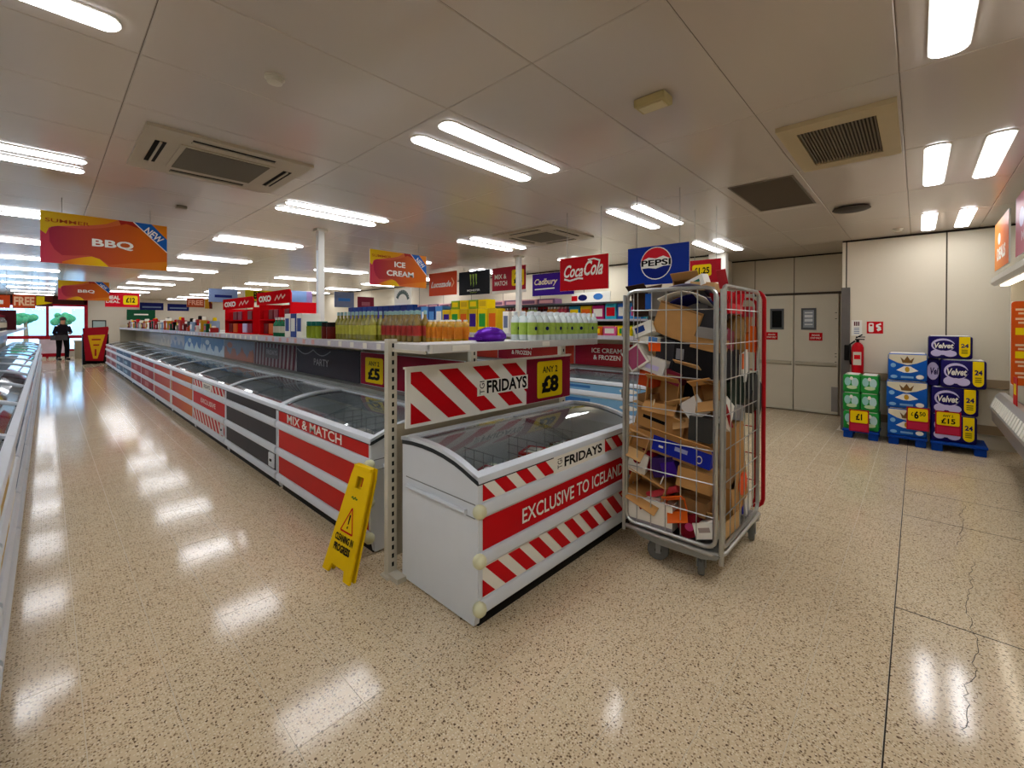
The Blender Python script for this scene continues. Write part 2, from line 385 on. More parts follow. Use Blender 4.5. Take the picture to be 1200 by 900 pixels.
part('mesh_panel', M().box(.012,1.058,.012,.478,-.004,-.001), mat('grille mesh', '#5a5044', .7, var=.3, vs=220), t)
# detectors, emergency fitting, speakers
def detector(x, y, label, r=.045):
    t = thing('smoke_detector', label, 'detector', (x, y, CH), 0)
    part('base', M().lathe([(r, -.012), (r, 0)], n=16), OFFW, t, True); part('sensor_head', M().lathe([(r*.4, -.035), (r*.75, -.03), (r*.8, -.012)], n=16), OFFW, t, True)
detector(.756, 2.30, 'round white detector on the ceiling before the left cassette')
detector(7.19, .18, 'small round detector on the ceiling near the right wall', .05)
t = thing('air_diffuser', 'round dark ceiling diffuser in front of the doors', 'diffuser', (5.57, .50, CH))
part('disc', M().lathe([(.14, -.03), (.16, -.02), (.15, -.01)], n=20), mat('dark disc', '#4b443c', .5), t, True); part('stem', M().lathe([(.05, -.02), (.05, 0)]), OFFW, t)
t = thing('emergency_light', 'small cream emergency light fitting on the ceiling above the cage', 'emergency light', (2.13, .95, CH))
part('housing', M().rbox(0, .11, 0, .17, -.045, 0, .008), mat('aged cream', '#b8a878', .4), t); part('lens', M().box(.02, .09, .02, .15, -.05, -.043), mat('aged lens', '#d0c49a', .3), t)
t = thing('ceiling_sensor', 'small square sensor on the ceiling behind the left cassette', 'sensor', (.89, 5.49, CH))
part('housing', M().rbox(0, .09, 0, .07, -.03, 0, .006), mat('dim sensor', '#8d8170', .4), t)

# ---------------------------------------------------------------- setting: walls
JW = mat('wall joint', '#4a4338', .7)
wr = struct('wall_right', M().box(X1, X1+.2, -1.6, .79, 0, CH).box(X1, X1+.2, 2.6, Y1, 0, CH), WALLM)
for y in (-.27, .745): part('panel_joint', M().box(X1-.004, X1, y-.007, y+.007, .9, CH), JW, wr)
part('cover_strip', M().box(X1-.012, X1, .752, .79, 2.05, CH), WALLM, wr)
part('ceiling_trim', M().box(X1-.02, X1, -1.45, .79, CH-.022, CH+.002).box(X1-.02, X1, 2.6, Y1, CH-.022, CH+.002), mat('dark trim', '#221d18', .6), wr)
for i, y in enumerate((4.0, 5.2, 6.4, 7.6, 8.8, 10., 11.2, 12.4)): part('panel_joint', M().box(X1-.004, X1, y-.005, y+.005, 1.9, CH), JW, wr)
RAIL = mat('beige buffer rail', '#a08b6e', .5, var=.06)
struct('trim_1', M().box(X1-.03, X1, -1.4, .66, .745, .845), RAIL); struct('trim_2', M().box(X1-.03, X1, -1.4, .66, .18, .285), RAIL)
XD = 8.9
wd_ = struct('wall_door', M().box(XD, XD+.2, .6, .93, 0, CH).box(XD, XD+.2, 2.22, 2.9, 0, CH).box(XD, XD+.2, .93, 2.22, 2.04, CH).box(XD+.06, XD+.2, .93, 2.22, 0, 2.04), mat('door wall paint', '#cabfa8', .55, var=.03, vs=2))  # last box is an unseen slab added behind the doors to stop light leaks
part('panel_joint', M().box(XD-.004, XD, 1.582, 1.592, 2.06, CH).box(XD-.004, XD, 2.2, 2.21, 2.06, CH), JW, wd_)
part('ceiling_trim', M().box(XD-.02, XD, .79, 2.6, CH-.02, CH+.002), mat('dark trim', '#221d18', .6), wd_)
struct('wall_return', M().box(X1+.2, XD+.2, .59, .79, 0, CH).box(X1+.2, XD+.2, 2.6, 2.8, 0, CH), WALLM)
struct('trim_3', M().box(XD-.03, XD, .90, 2.24, 2.02, 2.06), mat('dark lintel', '#4a4136', .6))
struct('trim_4', M().box(7.80, 8.86, .79, .80, 0, 2.04).box(X1-.012, X1+.05, .70, .80, .0, 2.035), mat('grey metal corner guard', '#6f6b67', .35, .5, var=.1))
# column at the end of the recess
struct('trim_5', M().box(7.62, 7.76, 2.33, 2.6, 0, CH), mat('column paint', '#dcd8cc', .5, var=.03))
# double doors
DOORM = mat('door laminate', '#d6cdb8', .45, var=.03, vs=3)
for n, (a, b) in enumerate(((.955, 1.580), (1.594, 2.21))):
    d = struct('door_%d' % (n+1), M().box(XD-.02, XD+.03, a, b, .012, 2.03), DOORM)
    part('push_plate_rail', M().prism([(-.001, .80), (-.03, .82), (-.03, .86), (-.001, .87)], 1, a+.02, b-.02).xf(Matrix.Translation((XD-.02, 0, 0))), mat('rail laminate', '#b6ad97', .45), d)
    part('bottom_lip', M().box(XD-.028, XD-.02, a, b, .02, .06), mat('lip', '#d6cfba', .5), d)
    w0 = 1.26 if n == 0 else 1.735
    f_ = part('window_frame', M().box(XD-.035, XD-.019, w0, w0+.215, 1.42, 1.455).box(XD-.035, XD-.019, w0, w0+.215, 1.755, 1.79).box(XD-.035, XD-.019, w0, w0+.03, 1.455, 1.755).box(XD-.035, XD-.019, w0+.185, w0+.215, 1.455, 1.755), mat('grey window frame', '#5f6060', .4), d)
    part('pane', M().box(XD-.026, XD-.0195, w0+.03, w0+.185, 1.455, 1.755), mat('notice grey' if n == 0 else 'dark pane', '#9aa0a6' if n == 0 else '#121314', .2, var=.25, vs=14), f_)
    if n == 0:
        for k, (z, h) in enumerate(((1.70, .02), (1.63, .045), (1.56, .045), (1.50, .02))):
            part('notice_line', M().box(XD-.0285, XD-.0262, w0+.05, w0+.165, z, z+h), mat('notice ink', '#e4e6e8' if True else '', .5), f_)
    for z in (1.60, 1.70, .88, .97, 1.02):
        if n == 0: part('hinge_screw', M().box(XD-.024, XD-.0195, a+.02, a+.045, z, z+.012), mat('dark hole', '#5c5548', .6), d)
    z0 = 1.235
    ys = (1.36, 1.165) if n == 0 else (2.02, 1.835)
    t = thing('door_sign', 'red staff notice on the %s leaf of the double doors' % ('right' if n == 0 else 'left'), 'sign', (XD-.021, ys[0], z0), -pi/2)
    part('plate', M().box(0, .19, -.003, 0, 0, .135), RED, t)
    Print(-.003).text('PRIVATE', .04, .15, .078, .105, PWHITE).text('STAFF ONLY', .02, .17, .03, .06, PWHITE).build(t)
part('kick_plate', M().box(XD-.024, XD-.0195, .955, 1.045, .012, .47), mat('kick steel', '#8f8d8b', .35, .6), bpy.data.objects['door_1'])
part('door_handle', M().rbox(7.685, 7.737, .70, .76, 1.0, 1.22, .01), DARK, bpy.data.objects['trim_4'])
# unseen sides of the hall that close it
struct('wall_left', M().box(X0-.2, X0, Y0-.2, Y1, 0, CH), WALLM)
struct('wall_back', M().box(X0-.2, 9.6, Y0-.2, Y0, 0, CH), WALLM)
# far shop front
REDF = mat('red shop front frame', '#9c1522', .4, var=.05); BRN = mat('brown fascia', '#3a1c16', .6)
wf = struct('wall_front', M().box(X0, -1.9, Y1, Y1+.2, 0, CH).box(1.26, 9.6, Y1, Y1+.2, 0, CH).box(-1.9, 1.26, Y1, Y1+.2, 2.32, CH).box(-1.9, 1.26, Y1, Y1+.2, 0, .25), mat('front wall paint', '#b5ad9f', .6, var=.05, vs=1))
win = struct('window_1', M().box(-1.9, 1.26, Y1-.02, Y1+.06, .25, .34).box(-1.9, 1.26, Y1-.02, Y1+.06, 2.25, 2.34).box(-.02, .06, Y1-.02, Y1+.06, .34, 2.25).box(1.16, 1.28, Y1-.03, Y1+.06, 0, 2.6).box(-1.9, 1.26, Y1-.02, Y1+.06, .82, .96).box(-1.9, -1.82, Y1-.02, Y1+.06, .34, 2.25), REDF)
for a, b in ((-1.82, -.02), (.06, 1.16)):
    part('pane', M().box(a, b, Y1+.02, Y1+.03, .96, 2.25), WGLASS, win); part('pane', M().box(a, b, Y1+.02, Y1+.03, .34, .82), WGLASS, win)
part('fascia_board', M().box(-1.9, 1.26, Y1-.03, Y1-.001, 2.34, CH), BRN, wf)
# street outside
PAVE = mat('pavement', '#9a9a98', .8, var=.1, vs=2)
o = solid('street', M().box(-14, 16, Y1+.2, Y1+22, -.14, -.06), PAVE, 'pale pavement outside the far shop window', 'street')
GRN = mat('tree leaves', '#2c5c3a', .8, var=.4, vs=3); TRK = mat('bark', '#5a4a38', .9)
for k, (x, y, r, hh, w_) in enumerate(((.55, 36., .55, 1.75, 'centre'), (-.85, 38., .6, 1.7, 'left'))):
    t = thing('street_tree', 'leafy green tree outside the far window, %s' % w_, 'tree', (x, y, -.06))
    part('trunk', M().tube([(0, 0, 0), (.03, 0, hh*.5), (0, 0, hh)], [.12, .1, .07]), TRK, t, True)
    m_ = M()
    for q in range(26):
        a, e = random.uniform(0, 6.28), random.uniform(-.6, 1.2); d = r*random.uniform(.3, .8)
        m_.ball((d*cos(a)*cos(e), d*sin(a)*cos(e), hh+d*sin(e)*.8), r*random.uniform(.22, .38), n=7)
    part('crown', m_, GRN, t)
t = thing('building', 'pale shop building across the street outside', 'building', (-6, Y1+16, -.06))
part('wall', M().box(0, 14, 0, 4, 0, 7), mat('pale render', '#b9c3cc', .8, var=.2, vs=3), t)
for k in range(6): part('shop_window', M().box(.6+2.2*k, 2.3+2.2*k, -.03, 0, .6, 2.6), mat('shop glass', '#8fb0c8', .1), t)
for k in range(6): part('shop_window', M().box(.9+2.2*k, 2.0+2.2*k, -.03, 0, 3.6, 5.2), mat('shop glass', '#8fb0c8', .1), t)
# ---------------------------------------------------------------- chest freezers
CURVE = [(0.0, .735), (.05, .752), (.11, .774), (.18, .795), (.27, .813), (.36, .824), (.46, .829), (.56, .827), (.66, .818)]
FD = .66; FL = 1.665
BASK = mat('basket wire', '#a3a7a8', .35, .7)
def freezer_shell(L, ends):
    sh = M(); th = .035
    prof = [(.03, .085), (.0, .16), (.0, .725)]+[(y, z-.012) for y, z in CURVE]+[(FD, .085)]
    prof[0] = (.03, .014); prof[-1] = (FD, .014); sh.prism(prof, 0, 0, th); sh.prism(prof, 0, L-th, L)
    sh.prism([(.03, .085), (0, .16), (0, .725), (.045, .735), (.045, .085)], 0, th, L-th)
    sh.box(th, L-th, FD-.045, FD, .085, .80)
    if ends:
        for x in ((0,) if ends == 'l' else (L,) if ends == 'r' else (0, L)):
            sg = -1 if x == 0 else 1
            sh.tube([(x+sg*.008, .08, .565), (x+sg*.008, .60, .565)], .014, 8)
    return sh
_fz = {}
def freezer(label, loc, rz, ends='', detail=2, group='chest freezers in a row', name='chest_freezer'):
    t = thing(name, label, 'freezer', loc, rz, group); L = FL
    def P(nm, mk, mats, smooth=True):
        k = (nm, ends if nm in ('body', 'bumper_rail') else '', detail if nm == 'x' else 0)
        if k not in _fz: _fz[k] = mk().mesh(nm, mats, smooth)
        return put(nm, _fz[k], t)
    P('body', lambda: freezer_shell(L, ends), WHITE)
    P('lining', lambda: M().box(.035, L-.035, .045, FD-.045, .46, .475).box(.036, .04, .046, FD-.046, .475, .71).box(L-.04, L-.036, .046, FD-.046, .475, .71).box(.04, L-.04, .046, .05, .475, .72).box(.04, L-.04, FD-.052, FD-.047, .475, .79), INTER, False)
    P('plinth', lambda: M().box(.03, L-.03, .03, FD-.02, 0, .085), DARK, False)
    # lid surround
    def lid():
        m = M(); up = [(y, z+.002) for y, z in CURVE]
        m.strip(up, -.004, .034, .02).strip(up, L-.034, L+.004, .02).strip([(-.010, .724), (-.004, .738), (.02, .746), (.038, .752)], -.004, L+.004, .018)
        m.strip([(.58, .828), (.67, .818)], -.004, L+.004, .02); return m
    P('lid_frame', lid, WHITE)
    cs2 = [(y-.004, z-.02) for y, z in CURVE]
    P('lid_seal', lambda: M().strip(cs2, -.006, .03, .022).strip(cs2, L-.03, L+.006, .022).strip(cs2[:2], .03, L-.03, .02), SEAL)
    P('glass_lid', lambda: M().strip([(y, z+.012) for y, z in CURVE[1:-1]], .034, L/2+.02, .004), GLASS)
    if ('g2',) not in _fz:
        _fz[('g2',)] = M().strip([(y, z+.002) for y, z in CURVE[1:-1]], L/2-.02, L-.034, .004).mesh('glass_lid', GLASS, True)
    put('glass_lid', _fz[('g2',)], t)
    for x, e in ((0, 'l'), (L, 'r')):
        if e in ends: part('groove', M().box(x-.002, x+.002, .02, .62, .612, .617).box(x-.0035, x+.0035, .02, .60, .546, .549), mat('grey groove', '#7b8083', .5), t)
    # wire dividers
    def wires():
        m = M()
        for x in (.42, .83, 1.24):
            for z in (.52, .58, .64, .70): m.tube([(x, .06, z), (x, FD-.06, z)], .003, 5)
            for q in range(7): m.tube([(x, .07+.086*q, .475), (x, .07+.086*q, .705)], .003, 5)
        return m
    P('basket_divider', wires, BASK)
    for z in (.59, .35, .117):
        k = ('bump', z, ends)
        if k not in _fz:
            m = M().prism([(.0, z+.035), (-.012, z+.033), (-.022, z+.02), (-.022, z-.022), (-.012, z-.034), (.0, z-.036)], 0, .012, L-.012)
            m.box(.0, L, -.003, 0, z-.042, z-.038)
            _fz[k] = m.mesh('bumper_rail', WHITE, True)
        put('bumper_rail', _fz[k], t)
        for x, e in ((0, 'l'), (L, 'r')):
            if e in ends:
                if ('cap',) not in _fz: _fz[('cap',)] = M().ball((0, 0, 0), .036, n=14, sz=1).mesh('bumper_cap', IVORY, True)
                put('bumper_cap', _fz[('cap',)], t, (x, -.012, z))
    return t
def bands(t, kind, L=FL):
    """the three printed strips on the front, between the bumper rails"""
    zs = [(.627, .722), (.388, .548), (.155, .308)]
    for k, (a, b) in enumerate(zs):
        p = Print(-.001); x0, x1 = .028, L-.028
        if kind == 'dark': p.rect(x0, x1, a, b, DGREY); p.rect(L/2-.002, L/2+.002, a, b, BLK) if k else None
        if kind == 'mix':
            p.rect(x0, x1, a, b, mat('mix red print', '#c3231f', .4, var=.04))
            if k == 0: p.text('MIX & MATCH', x0+.20, x1-.38, a+.010, b-.010, PWHITE, .015)
        if kind == 'tgi':
            p.rect(x0, x1, a, b, PWHITE)
            if k != 1: p.stripes(x0, x1, a+.004, b-.004, .088, .074, RED, 1.0)
            else: p.rect(x0, x1, a, b, RED)
        if kind == 'orange': p.rect(x0, x1, a, b, gradmat('orange freezer strip', '#b92a2c', '#d8742c', 0, L)).rect(x0, x0+.13, a, b, PWHITE if k != 1 else mat('tan strip', '#caa27c', .5))
        if kind == 'coral': p.rect(x0, x1, a, b, gradmat('coral freezer strip', '#b83436', '#cf6040', 0, L)).rect(x0, x0+.1, a, b, mat('tan strip', '#caa27c', .5))
        if kind == 'crimson': p.rect(x0, x1, a, b, mat('crimson strip', '#a3323c', .45)).rect(x0+.5, x0+1.0, a+.03, b-.03, mat('pale crimson', '#c07a78', .5))
        if kind == 'blue': p.rect(x0, x1, a, b, mat('slate blue strip', '#41658a', .4)).rect(x0+.2, x0+.9, a+.03, b-.05, mat('ice blue strip', '#8fb4cf', .4))
        if kind == 'rose': p.rect(x0, x1, a, b, mat('rose strip', '#b58a92', .5)).rect(x0+.3, x0+1.2, a+.03, b-.03, mat('rose deep', '#9c4a5a', .5))
        if kind == 'ice': p.rect(x0, x1, a, b, CYANB).ell(x0+1.15, (a+b)/2, .12, .03, PWHITE).rect(x0+.2, x0+.6, a+.03, b-.03, mat('mid blue', '#3d78bd', .4)).ell(x0+1.45, (a+b)/2, .05, .03, PWHITE)
        if kind == 'yellow': p.rect(x0, x1, a, b, mat('straw strip', '#c8a55a', .5)).rect(x0, x0+.3, a, b, PWHITE).rect(x0+.9, x1, a, b, PWHITE)
        if p.mats: p.build(t, 'front_strip')
def friday_mark(p, x0, x1, z0, z1):
    w = x1-x0
    p.text('TGI', x0-.5*(z1-z0)+.05*w, x0+.5*(z1-z0)+.05*w, z0+.5*(z1-z0)-.045*w, z0+.5*(z1-z0)+.045*w, BLK, .005, rot=90)
    p.text('FRIDAYS', x0+.14*w, x1, z0, z1, BLK, .03)

# end freezer
fz = freezer('white curved-lid freezer with red stripes at the end of the near island', (1.42, 1.56, 0), 0, 'lr', 2, 'end cap')
bands(fz, 'tgi')
p = Print(-.008)
p.rect(.585, 1.15, .623, .727, PWHITE); friday_mark(p, .62, 1.11, .645, .705)
p.text('EXCLUSIVE TO ICELAND', .31, 1.39, .428, .510, PWHITE, .012)
p.build(fz, 'range_name')
tag_ = part('product_sticker', M().box(1.05, 1.20, -.012, -.010, .60, .612), RED, fz)

# near island, aisle side: eleven freezers that recede
kinds = ['mix', 'dark', 'tgi', 'orange', 'coral', 'crimson', 'crimson', 'blue', 'blue', 'rose', 'rose']
desc = ['with red mix and match panels, nearest in the long row', 'with plain charcoal front panels, second in the long row', 'with red and white striped panels, third in the long row', 'with orange panels, fourth in the long row', 'with coral panels, fifth in the long row', 'with crimson panels, sixth in the long row', 'with crimson panels, seventh in the long row', 'with slate blue panels, eighth in the long row', 'with slate blue panels, ninth in the long row', 'with rose panels, tenth in the long row', 'with rose panels, last in the long row']
PIT = 1.68
for k in range(11):
    f_ = freezer('white chest freezer %s' % desc[k], (1.42, 2.585+PIT*k+FL, 0), -pi/2, 'r' if k == 0 else '')
    bands(f_, kinds[k])
    if k == 2: Print(-.007).text('EXCLUSIVE', .5, 1.25, .44, .50, PWHITE, .01).rect(.58, 1.05, .63, .72, PWHITE).text('FRIDAYS', .66, .98, .65, .70, BLK, .02).build(f_, 'range_name')
    if k in (1, 2): part('lock_box', M().rbox(FL-.20, FL-.06, -.014, 0, .17, .30, .006), WHITE, f_); part('lock', M().box(FL-.15, FL-.11, -.02, -.013, .225, .245), DARK, f_)
# left hand row, mirrored across the aisle
for k in range(13):
    f_ = freezer('white chest freezer left of the aisle, %s from the camera' % nth(k), (-.145, 1.0+PIT*k, 0), pi/2, '', 1, 'freezers along the left of the aisle')
    bands(f_, ['yellow', 'yellow', 'blue', 'ice', 'rose', 'ice', 'blue', 'crimson', 'ice', 'blue', 'rose', 'ice', 'blue'][k])
# second island
for k in range(6):
    f_ = freezer('white chest freezer with light blue panels on the second island, %s from its near end' % nth(k), (4.86, 2.12+PIT*k+FL, 0), -pi/2, 'r' if k == 0 else '', 1, 'freezers of the second island')
    bands(f_, 'ice')
    if k == 0:
        Print(-.001).ell(.1, .1, .045, .045, ORANGE).ell(.1, .1, .03, .03, PWHITE).build(f_, 'round_sticker', loc=(FL+.004, .25, .52), rot=(0, 0, pi/2))

# frozen packets under the glass
def packet(label, loc, rz, col, dims=(.22, .16, .08), rot=None, grp='frozen packets in the striped freezer'):
    t = thing('frozen_packet', label, 'packet', loc, rz, grp, rot)
    a, b, c = dims
    part('carton', M().rbox(-a/2, a/2, -b/2, b/2, 0, c, .004), col, t)
    part('front_label', M().box(-a*.32, a*.32, -b*.3, b*.3, c, c+.001), PWHITE, t)
MEAT = mat('brown red print', '#6b2320', .45); FROST = mat('frosted bag', '#9aa3a0', .5, var=.2, vs=40)
cl = [('red', RED), ('brown red', MEAT), ('burgundy', BURG), ('navy', NAVY), ('grey', FROST)]
for k in range(10):
    n_, c_ = cl[(k*2) % 5]
    packet('%s frozen packet in the striped end freezer, %s from its left end' % (n_, nth(k)), (1.42+.30+.135*k, 1.86+.09*(k % 3), .478+.03*(k % 2)), .4*random.uniform(-1, 1), c_)
for k in range(8):
    n_, c_ = [('olive', mat('olive bag', '#5a5e38', .6)), ('white', PWHITE), ('yellow', YEL), ('grey', FROST)][k % 4]
    packet('%s frozen bag in the mix and match freezer, %s from its near end' % (n_, nth(k)), (1.72+.1*(k % 3), 2.85+.165*k, .478), 1.3+.3*random.uniform(-1, 1), c_, (.2, .16, .06), grp='frozen bags in the mix and match freezer')
for k in range(7):
    n_, c_ = [('burgundy', BURG), ('dark', DGREY), ('grey', FROST)][k % 3]
    packet('%s frozen packet in the charcoal freezer, %s from its near end' % (n_, nth(k)), (1.72+.1*(k % 3), 4.55+.19*k, .478), 1.4, c_, (.2, .16, .06), grp='frozen packets in the charcoal freezer')
for k in range(7):
    packet('pale frozen packet in a left aisle freezer, %s from the camera' % nth(k), (-.45-.08*(k % 2), 3.2+.55*k, .478), .3*k, [PWHITE, CYANB, FROST][k % 3], (.22, .16, .06), grp='frozen packets left of the aisle')

# ---------------------------------------------------------------- gondola shelving
SHELF = mat('white shelf', '#d6d6d2', .35, var=.03); PRICE = mat('price strip', '#c9c7d2', .3, var=.12, vs=25); BACKP = mat('beige back panel', '#b5ab95', .5, var=.05)
def upright(parent, x, y, h, ax=0):
    p_ = part('upright', M().box(x-.03, x+.03, y-.02, y+.02, .0, h), mat('cream upright', '#cdc8b8', .4, var=.03), parent)
    s = M()
    for k in range(int(h/.05)-1): s.box(x-.004, x+.010, y-.0208, y-.0201, .06+.05*k, .086+.05*k)
    part('slot_row', s, BLK, p_)['kind'] = 'stuff'; return p_
g = thing('end_gondola', 'cream slotted shelving bay behind the striped end freezer', 'shelving', (0, 0, 0))
for x in (1.39, 3.08): upright(g, x, 2.30, 1.41)
for x in (1.39, 3.08): part('base_leg', M().box(x-.03, x+.03, 2.18, 2.28, .0, .03).box(x-.045, x+.045, 2.26, 2.34, 0, .012), OFFW, g)
part('back_panel', M().box(1.42, 3.05, 2.305, 2.32, .10, .60), BACKP, g); part('back_panel', M().box(1.42, 3.05, 2.305, 2.32, .603, .89), BACKP, g)
sh_ = part('shelf', M().box(1.40, 3.07, 1.93, 2.29, 1.365, 1.385).box(1.40, 3.07, 1.925, 1.945, 1.34, 1.388).box(1.40, 1.415, 1.94, 2.29, 1.35, 1.366), SHELF, g)
part('price_strip', M().box(1.42, 3.05, 1.922, 1.925, 1.345, 1.383), mat('clear price strip', '#cfcfcc', .25, var=.05), sh_)
for a, b in ((1.55, 1.68), (2.35, 2.43)): part('shelf_label', M().box(a, b, 1.919, 1.922, 1.348, 1.38), PWHITE, sh_)
for x in (1.40, 3.07): part('bracket', M().box(x-.006, x+.006, 1.96, 2.29, 1.335, 1.352), OFFW, g)
m_g = thing('main_gondola', 'long double-sided shelving along the near freezer island', 'shelving', (0, 0, 0))
SX = 2.24
for k in range(12):
    y = 2.53+PIT*k
    upright(m_g, SX, y, 1.42)
    if k == 11: break
    part('back_panel', M().box(SX-.012, SX+.012, y+.022, y+PIT-.022, .1, 1.36), BACKP, m_g)
    s_ = part('shelf', M().box(SX-.46, SX+.46, y+.0, y+PIT-.006, 1.33, 1.35), SHELF, m_g)
    part('price_strip', M().box(SX-.472, SX-.46, y, y+PIT-.004, 1.293, 1.353), PRICE, s_)
    part('price_strip', M().box(SX+.46, SX+.472, y, y+PIT-.004, 1.293, 1.353), PRICE, s_)
    for q in range(7): part('shelf_label', M().box(SX-.4745, SX-.472, y+.1+.22*q, y+.16+.22*q, 1.30, 1.345), [PWHITE, mat('pale red label', '#d8a5a0', .4)][k % 2], s_)
    part('lower_rail', M().box(SX-.15, SX-.03, y, y+PIT-.006, .80, .88), mat('grey rail', '#8d918c', .35, .3), m_g)
part('end_board', M().box(SX-.46, SX+.46, 2.53+PIT*11+.0, 2.53+PIT*11+.03, .1, 1.45), BACKP, m_g)

# header boards hung along the back of the freezers
def header(label, y0, y1, mk, z0=.885, z1=1.215, x=SX-.05, bordr=WHITE):
    t = thing('header_board', label, 'sign', (x, y1, z0), -pi/2, 'header boards behind the long row')
    w, h = y1-y0, z1-z0
    part('board', M().box(0, w, 0, .012, 0, h), bordr, t)
    p = Print(0); mk(p, w, h); p.build(t); return t
def yellow_price(p, x0, x1, z0, z1, top, price):
    p.rect(x0, x1, z0, z1, YEL, .02); h = z1-z0; w = x1-x0
    if top: p.text(top, x0+.2*w, x1-.2*w, z0+.68*h, z0+.86*h, BLK, .02)
    p.text(price, x0+.16*w, x1-.16*w, z0+.12*h, z0+.6*h if top else z0+.85*h, BLK, .05)
def hb0(p, w, h):
    p.rect(0.005, w-.005, .005, h-.005, BURG); yellow_price(p, .10, .44, .03, h-.05, 'ANY 2', '£5')
header('burgundy board with yellow £5 price behind the mix and match freezer', 2.56, 4.2, hb0)
def hb1(p, w, h):
    p.rect(0, w, 0, h, mat('party board', '#37353d', .25, var=.1, vs=5))
    for a, b in ((.02, .52), (.52, 1.0)):
        p.line([(a+(b-a)*i/8, h-.03-.06*sin(pi*i/8)) for i in range(9)], .012, mat('pale bunting', '#8f9298', .5))
    p.text('PARTY', .55, .95, .12, .20, mat('dim white', '#b3b3b8', .5), .0)
header('charcoal PARTY board with white bunting behind the freezers', 4.22, 5.88, hb1, bordr=DGREY)
def hb2(p, w, h):
    p.rect(0, w, 0, h, mat('grey white print', '#9a9797', .35)); p.stripes(0, w, 0, h, .07, .07, mat('dull maroon', '#5e2430', .35), -.15)
    p.rect(.5, 1.05, .12, h-.06, mat('dull grey', '#6d6a6d', .4)); p.text('FRIDAYS', .56, 1.0, .17, .24, mat('dim white', '#b3b3b8', .5), .01)
header('maroon and grey striped board behind the freezers', 5.90, 7.56, hb2)
cols = [('patchwork', '#7d8a9a', '#a8705c'), ('ice blue', '#5d93c4', '#cfe2ee'), ('bright blue', '#3f86c8', '#d6ecf6'), ('white', '#b9bcc0', '#7c96b4'), ('beige', '#b3a78c', '#c9bda0'), ('plain beige', '#b5ab95', '#b5ab95')]
for k, (n_, a, b) in enumerate(cols):
    def hb(p, w, h, a=a, b=b, k=k):
        A, B = mat('hdr a%d' % k, a, .3, var=.15, vs=6), mat('hdr b%d' % k, b, .3, var=.15, vs=6)
        p.rect(0, w, 0, h, A)
        p.poly([(0, 0), (w, 0)]+[(w-w*q/24, h*(.42+.2*sin(q*.9+k)+.08*sin(q*2.3))) for q in range(25)], B); p.ell(.35+.1*k, h*.72, .16, .05, B); p.ell(1.2-.08*k, h*.8, .12, .04, A)
    header('%s header board far along the near island, %s from the camera' % (n_, nth(k+3)), 7.58+PIT*k, 7.58+PIT*k+1.66, hb)
# striped board over the end freezer
t = thing('header_board', 'red and white striped header board with yellow £8 price over the end freezer', 'sign', (1.425, 2.19, .885), 0)
part('board', M().box(0, 1.63, 0, .014, 0, .35).box(-.01, 1.64, -.004, .018, .35, .362), PWHITE, t)
p = Print(0); p.stripes(.03, 1.10, .02, .33, .15, .13, RED, 1.15); p.rect(1.06, 1.625, .005, .345, BURG)
p.rect(.555, 1.075, .125, .232, PWHITE); friday_mark(p, .575, 1.06, .135, .225)
yellow_price(p, 1.185, 1.51, .03, .32, 'ANY 2', '£8'); p.build(t)

# second island shelving
g2 = thing('island_gondola', 'second island shelving behind the light blue freezers', 'shelving', (0, 0, 0))
S2 = 5.60
for k in range(7):
    y = 2.20+PIT*k; upright(g2, S2, y, 1.42)
    if k == 6: break
    part('back_panel', M().box(S2-.012, S2+.012, y+.022, y+PIT-.022, .1, 1.36), BACKP, g2)
    s_ = part('shelf', M().box(S2-.5, S2+.5, y, y+PIT-.006, 1.33, 1.35), SHELF, g2)
    part('price_strip', M().box(S2-.512, S2-.5, y, y+PIT-.004, 1.30, 1.353), PRICE, s_)
    part('lower_rail', M().box(S2-.12, S2-.02, y, y+PIT-.006, .80, .88), mat('grey rail', '#8d918c', .35, .3), g2)
def hbi(p, w, h):
    p.rect(0, w, 0, h, gradmat('ice header', '#8e1634', '#b8402c', 0, 1.66)); p.text('ICE CREAM', .30, .80, .19, .26, PWHITE, .02); p.text('& FROZEN', .33, .78, .09, .16, PWHITE, .02)
for k in range(4):
    tt = header('red ice cream and frozen header board on the second island, %s from its near end' % nth(k), 2.22+PIT*k, 2.22+PIT*k+1.66, hbi, .89, 1.22, S2-.05)
    tt['group'] = 'header boards on the second island'
# wall shelving on the right hand wall
g3 = thing('wall_shelving', 'tall drinks shelving along the right hand wall', 'shelving', (0, 0, 0))
for k in range(8):
    y = 2.75+1.3*k
    for z in (.28, .66, 1.0, 1.28, 1.60, 1.93):
        s_ = part('shelf', M().box(7.22, 7.73, y, y+1.295, z-.025, z), SHELF, g3)
        part('price_strip', M().box(7.205, 7.22, y, y+1.295, z-.035, z+.004), mat('dark strip', '#4c4f52', .4) if z > 1.9 else PRICE, s_)
    part('back_panel', M().box(7.73, 7.748, y, y+1.295, .1, 1.95), mat('dark back panel', '#5e564a', .6), g3)
for x, y, w_ in ((2.36, 5.57, 'left'), (5.62, 5.13, 'right')):
    t = thing('slim_column', 'slim white square column rising from the %s island' % ('near' if w_ == 'left' else 'second'), 'column', (x, y, 0))
    z0 = 1.352
    part('shaft', M().rbox(-.04, .04, -.04, .04, z0, CH, .008), mat('white column', '#dcdcd6', .4, var=.02), t); part('collar', M().box(-.065, .065, -.065, .065, CH-.03, CH), OFFW, t)
    if w_ == 'left': part('conduit', M().tube([(-.05, -.03, z0), (-.05, -.03, 2.42)], .012), WHITE, t, True)
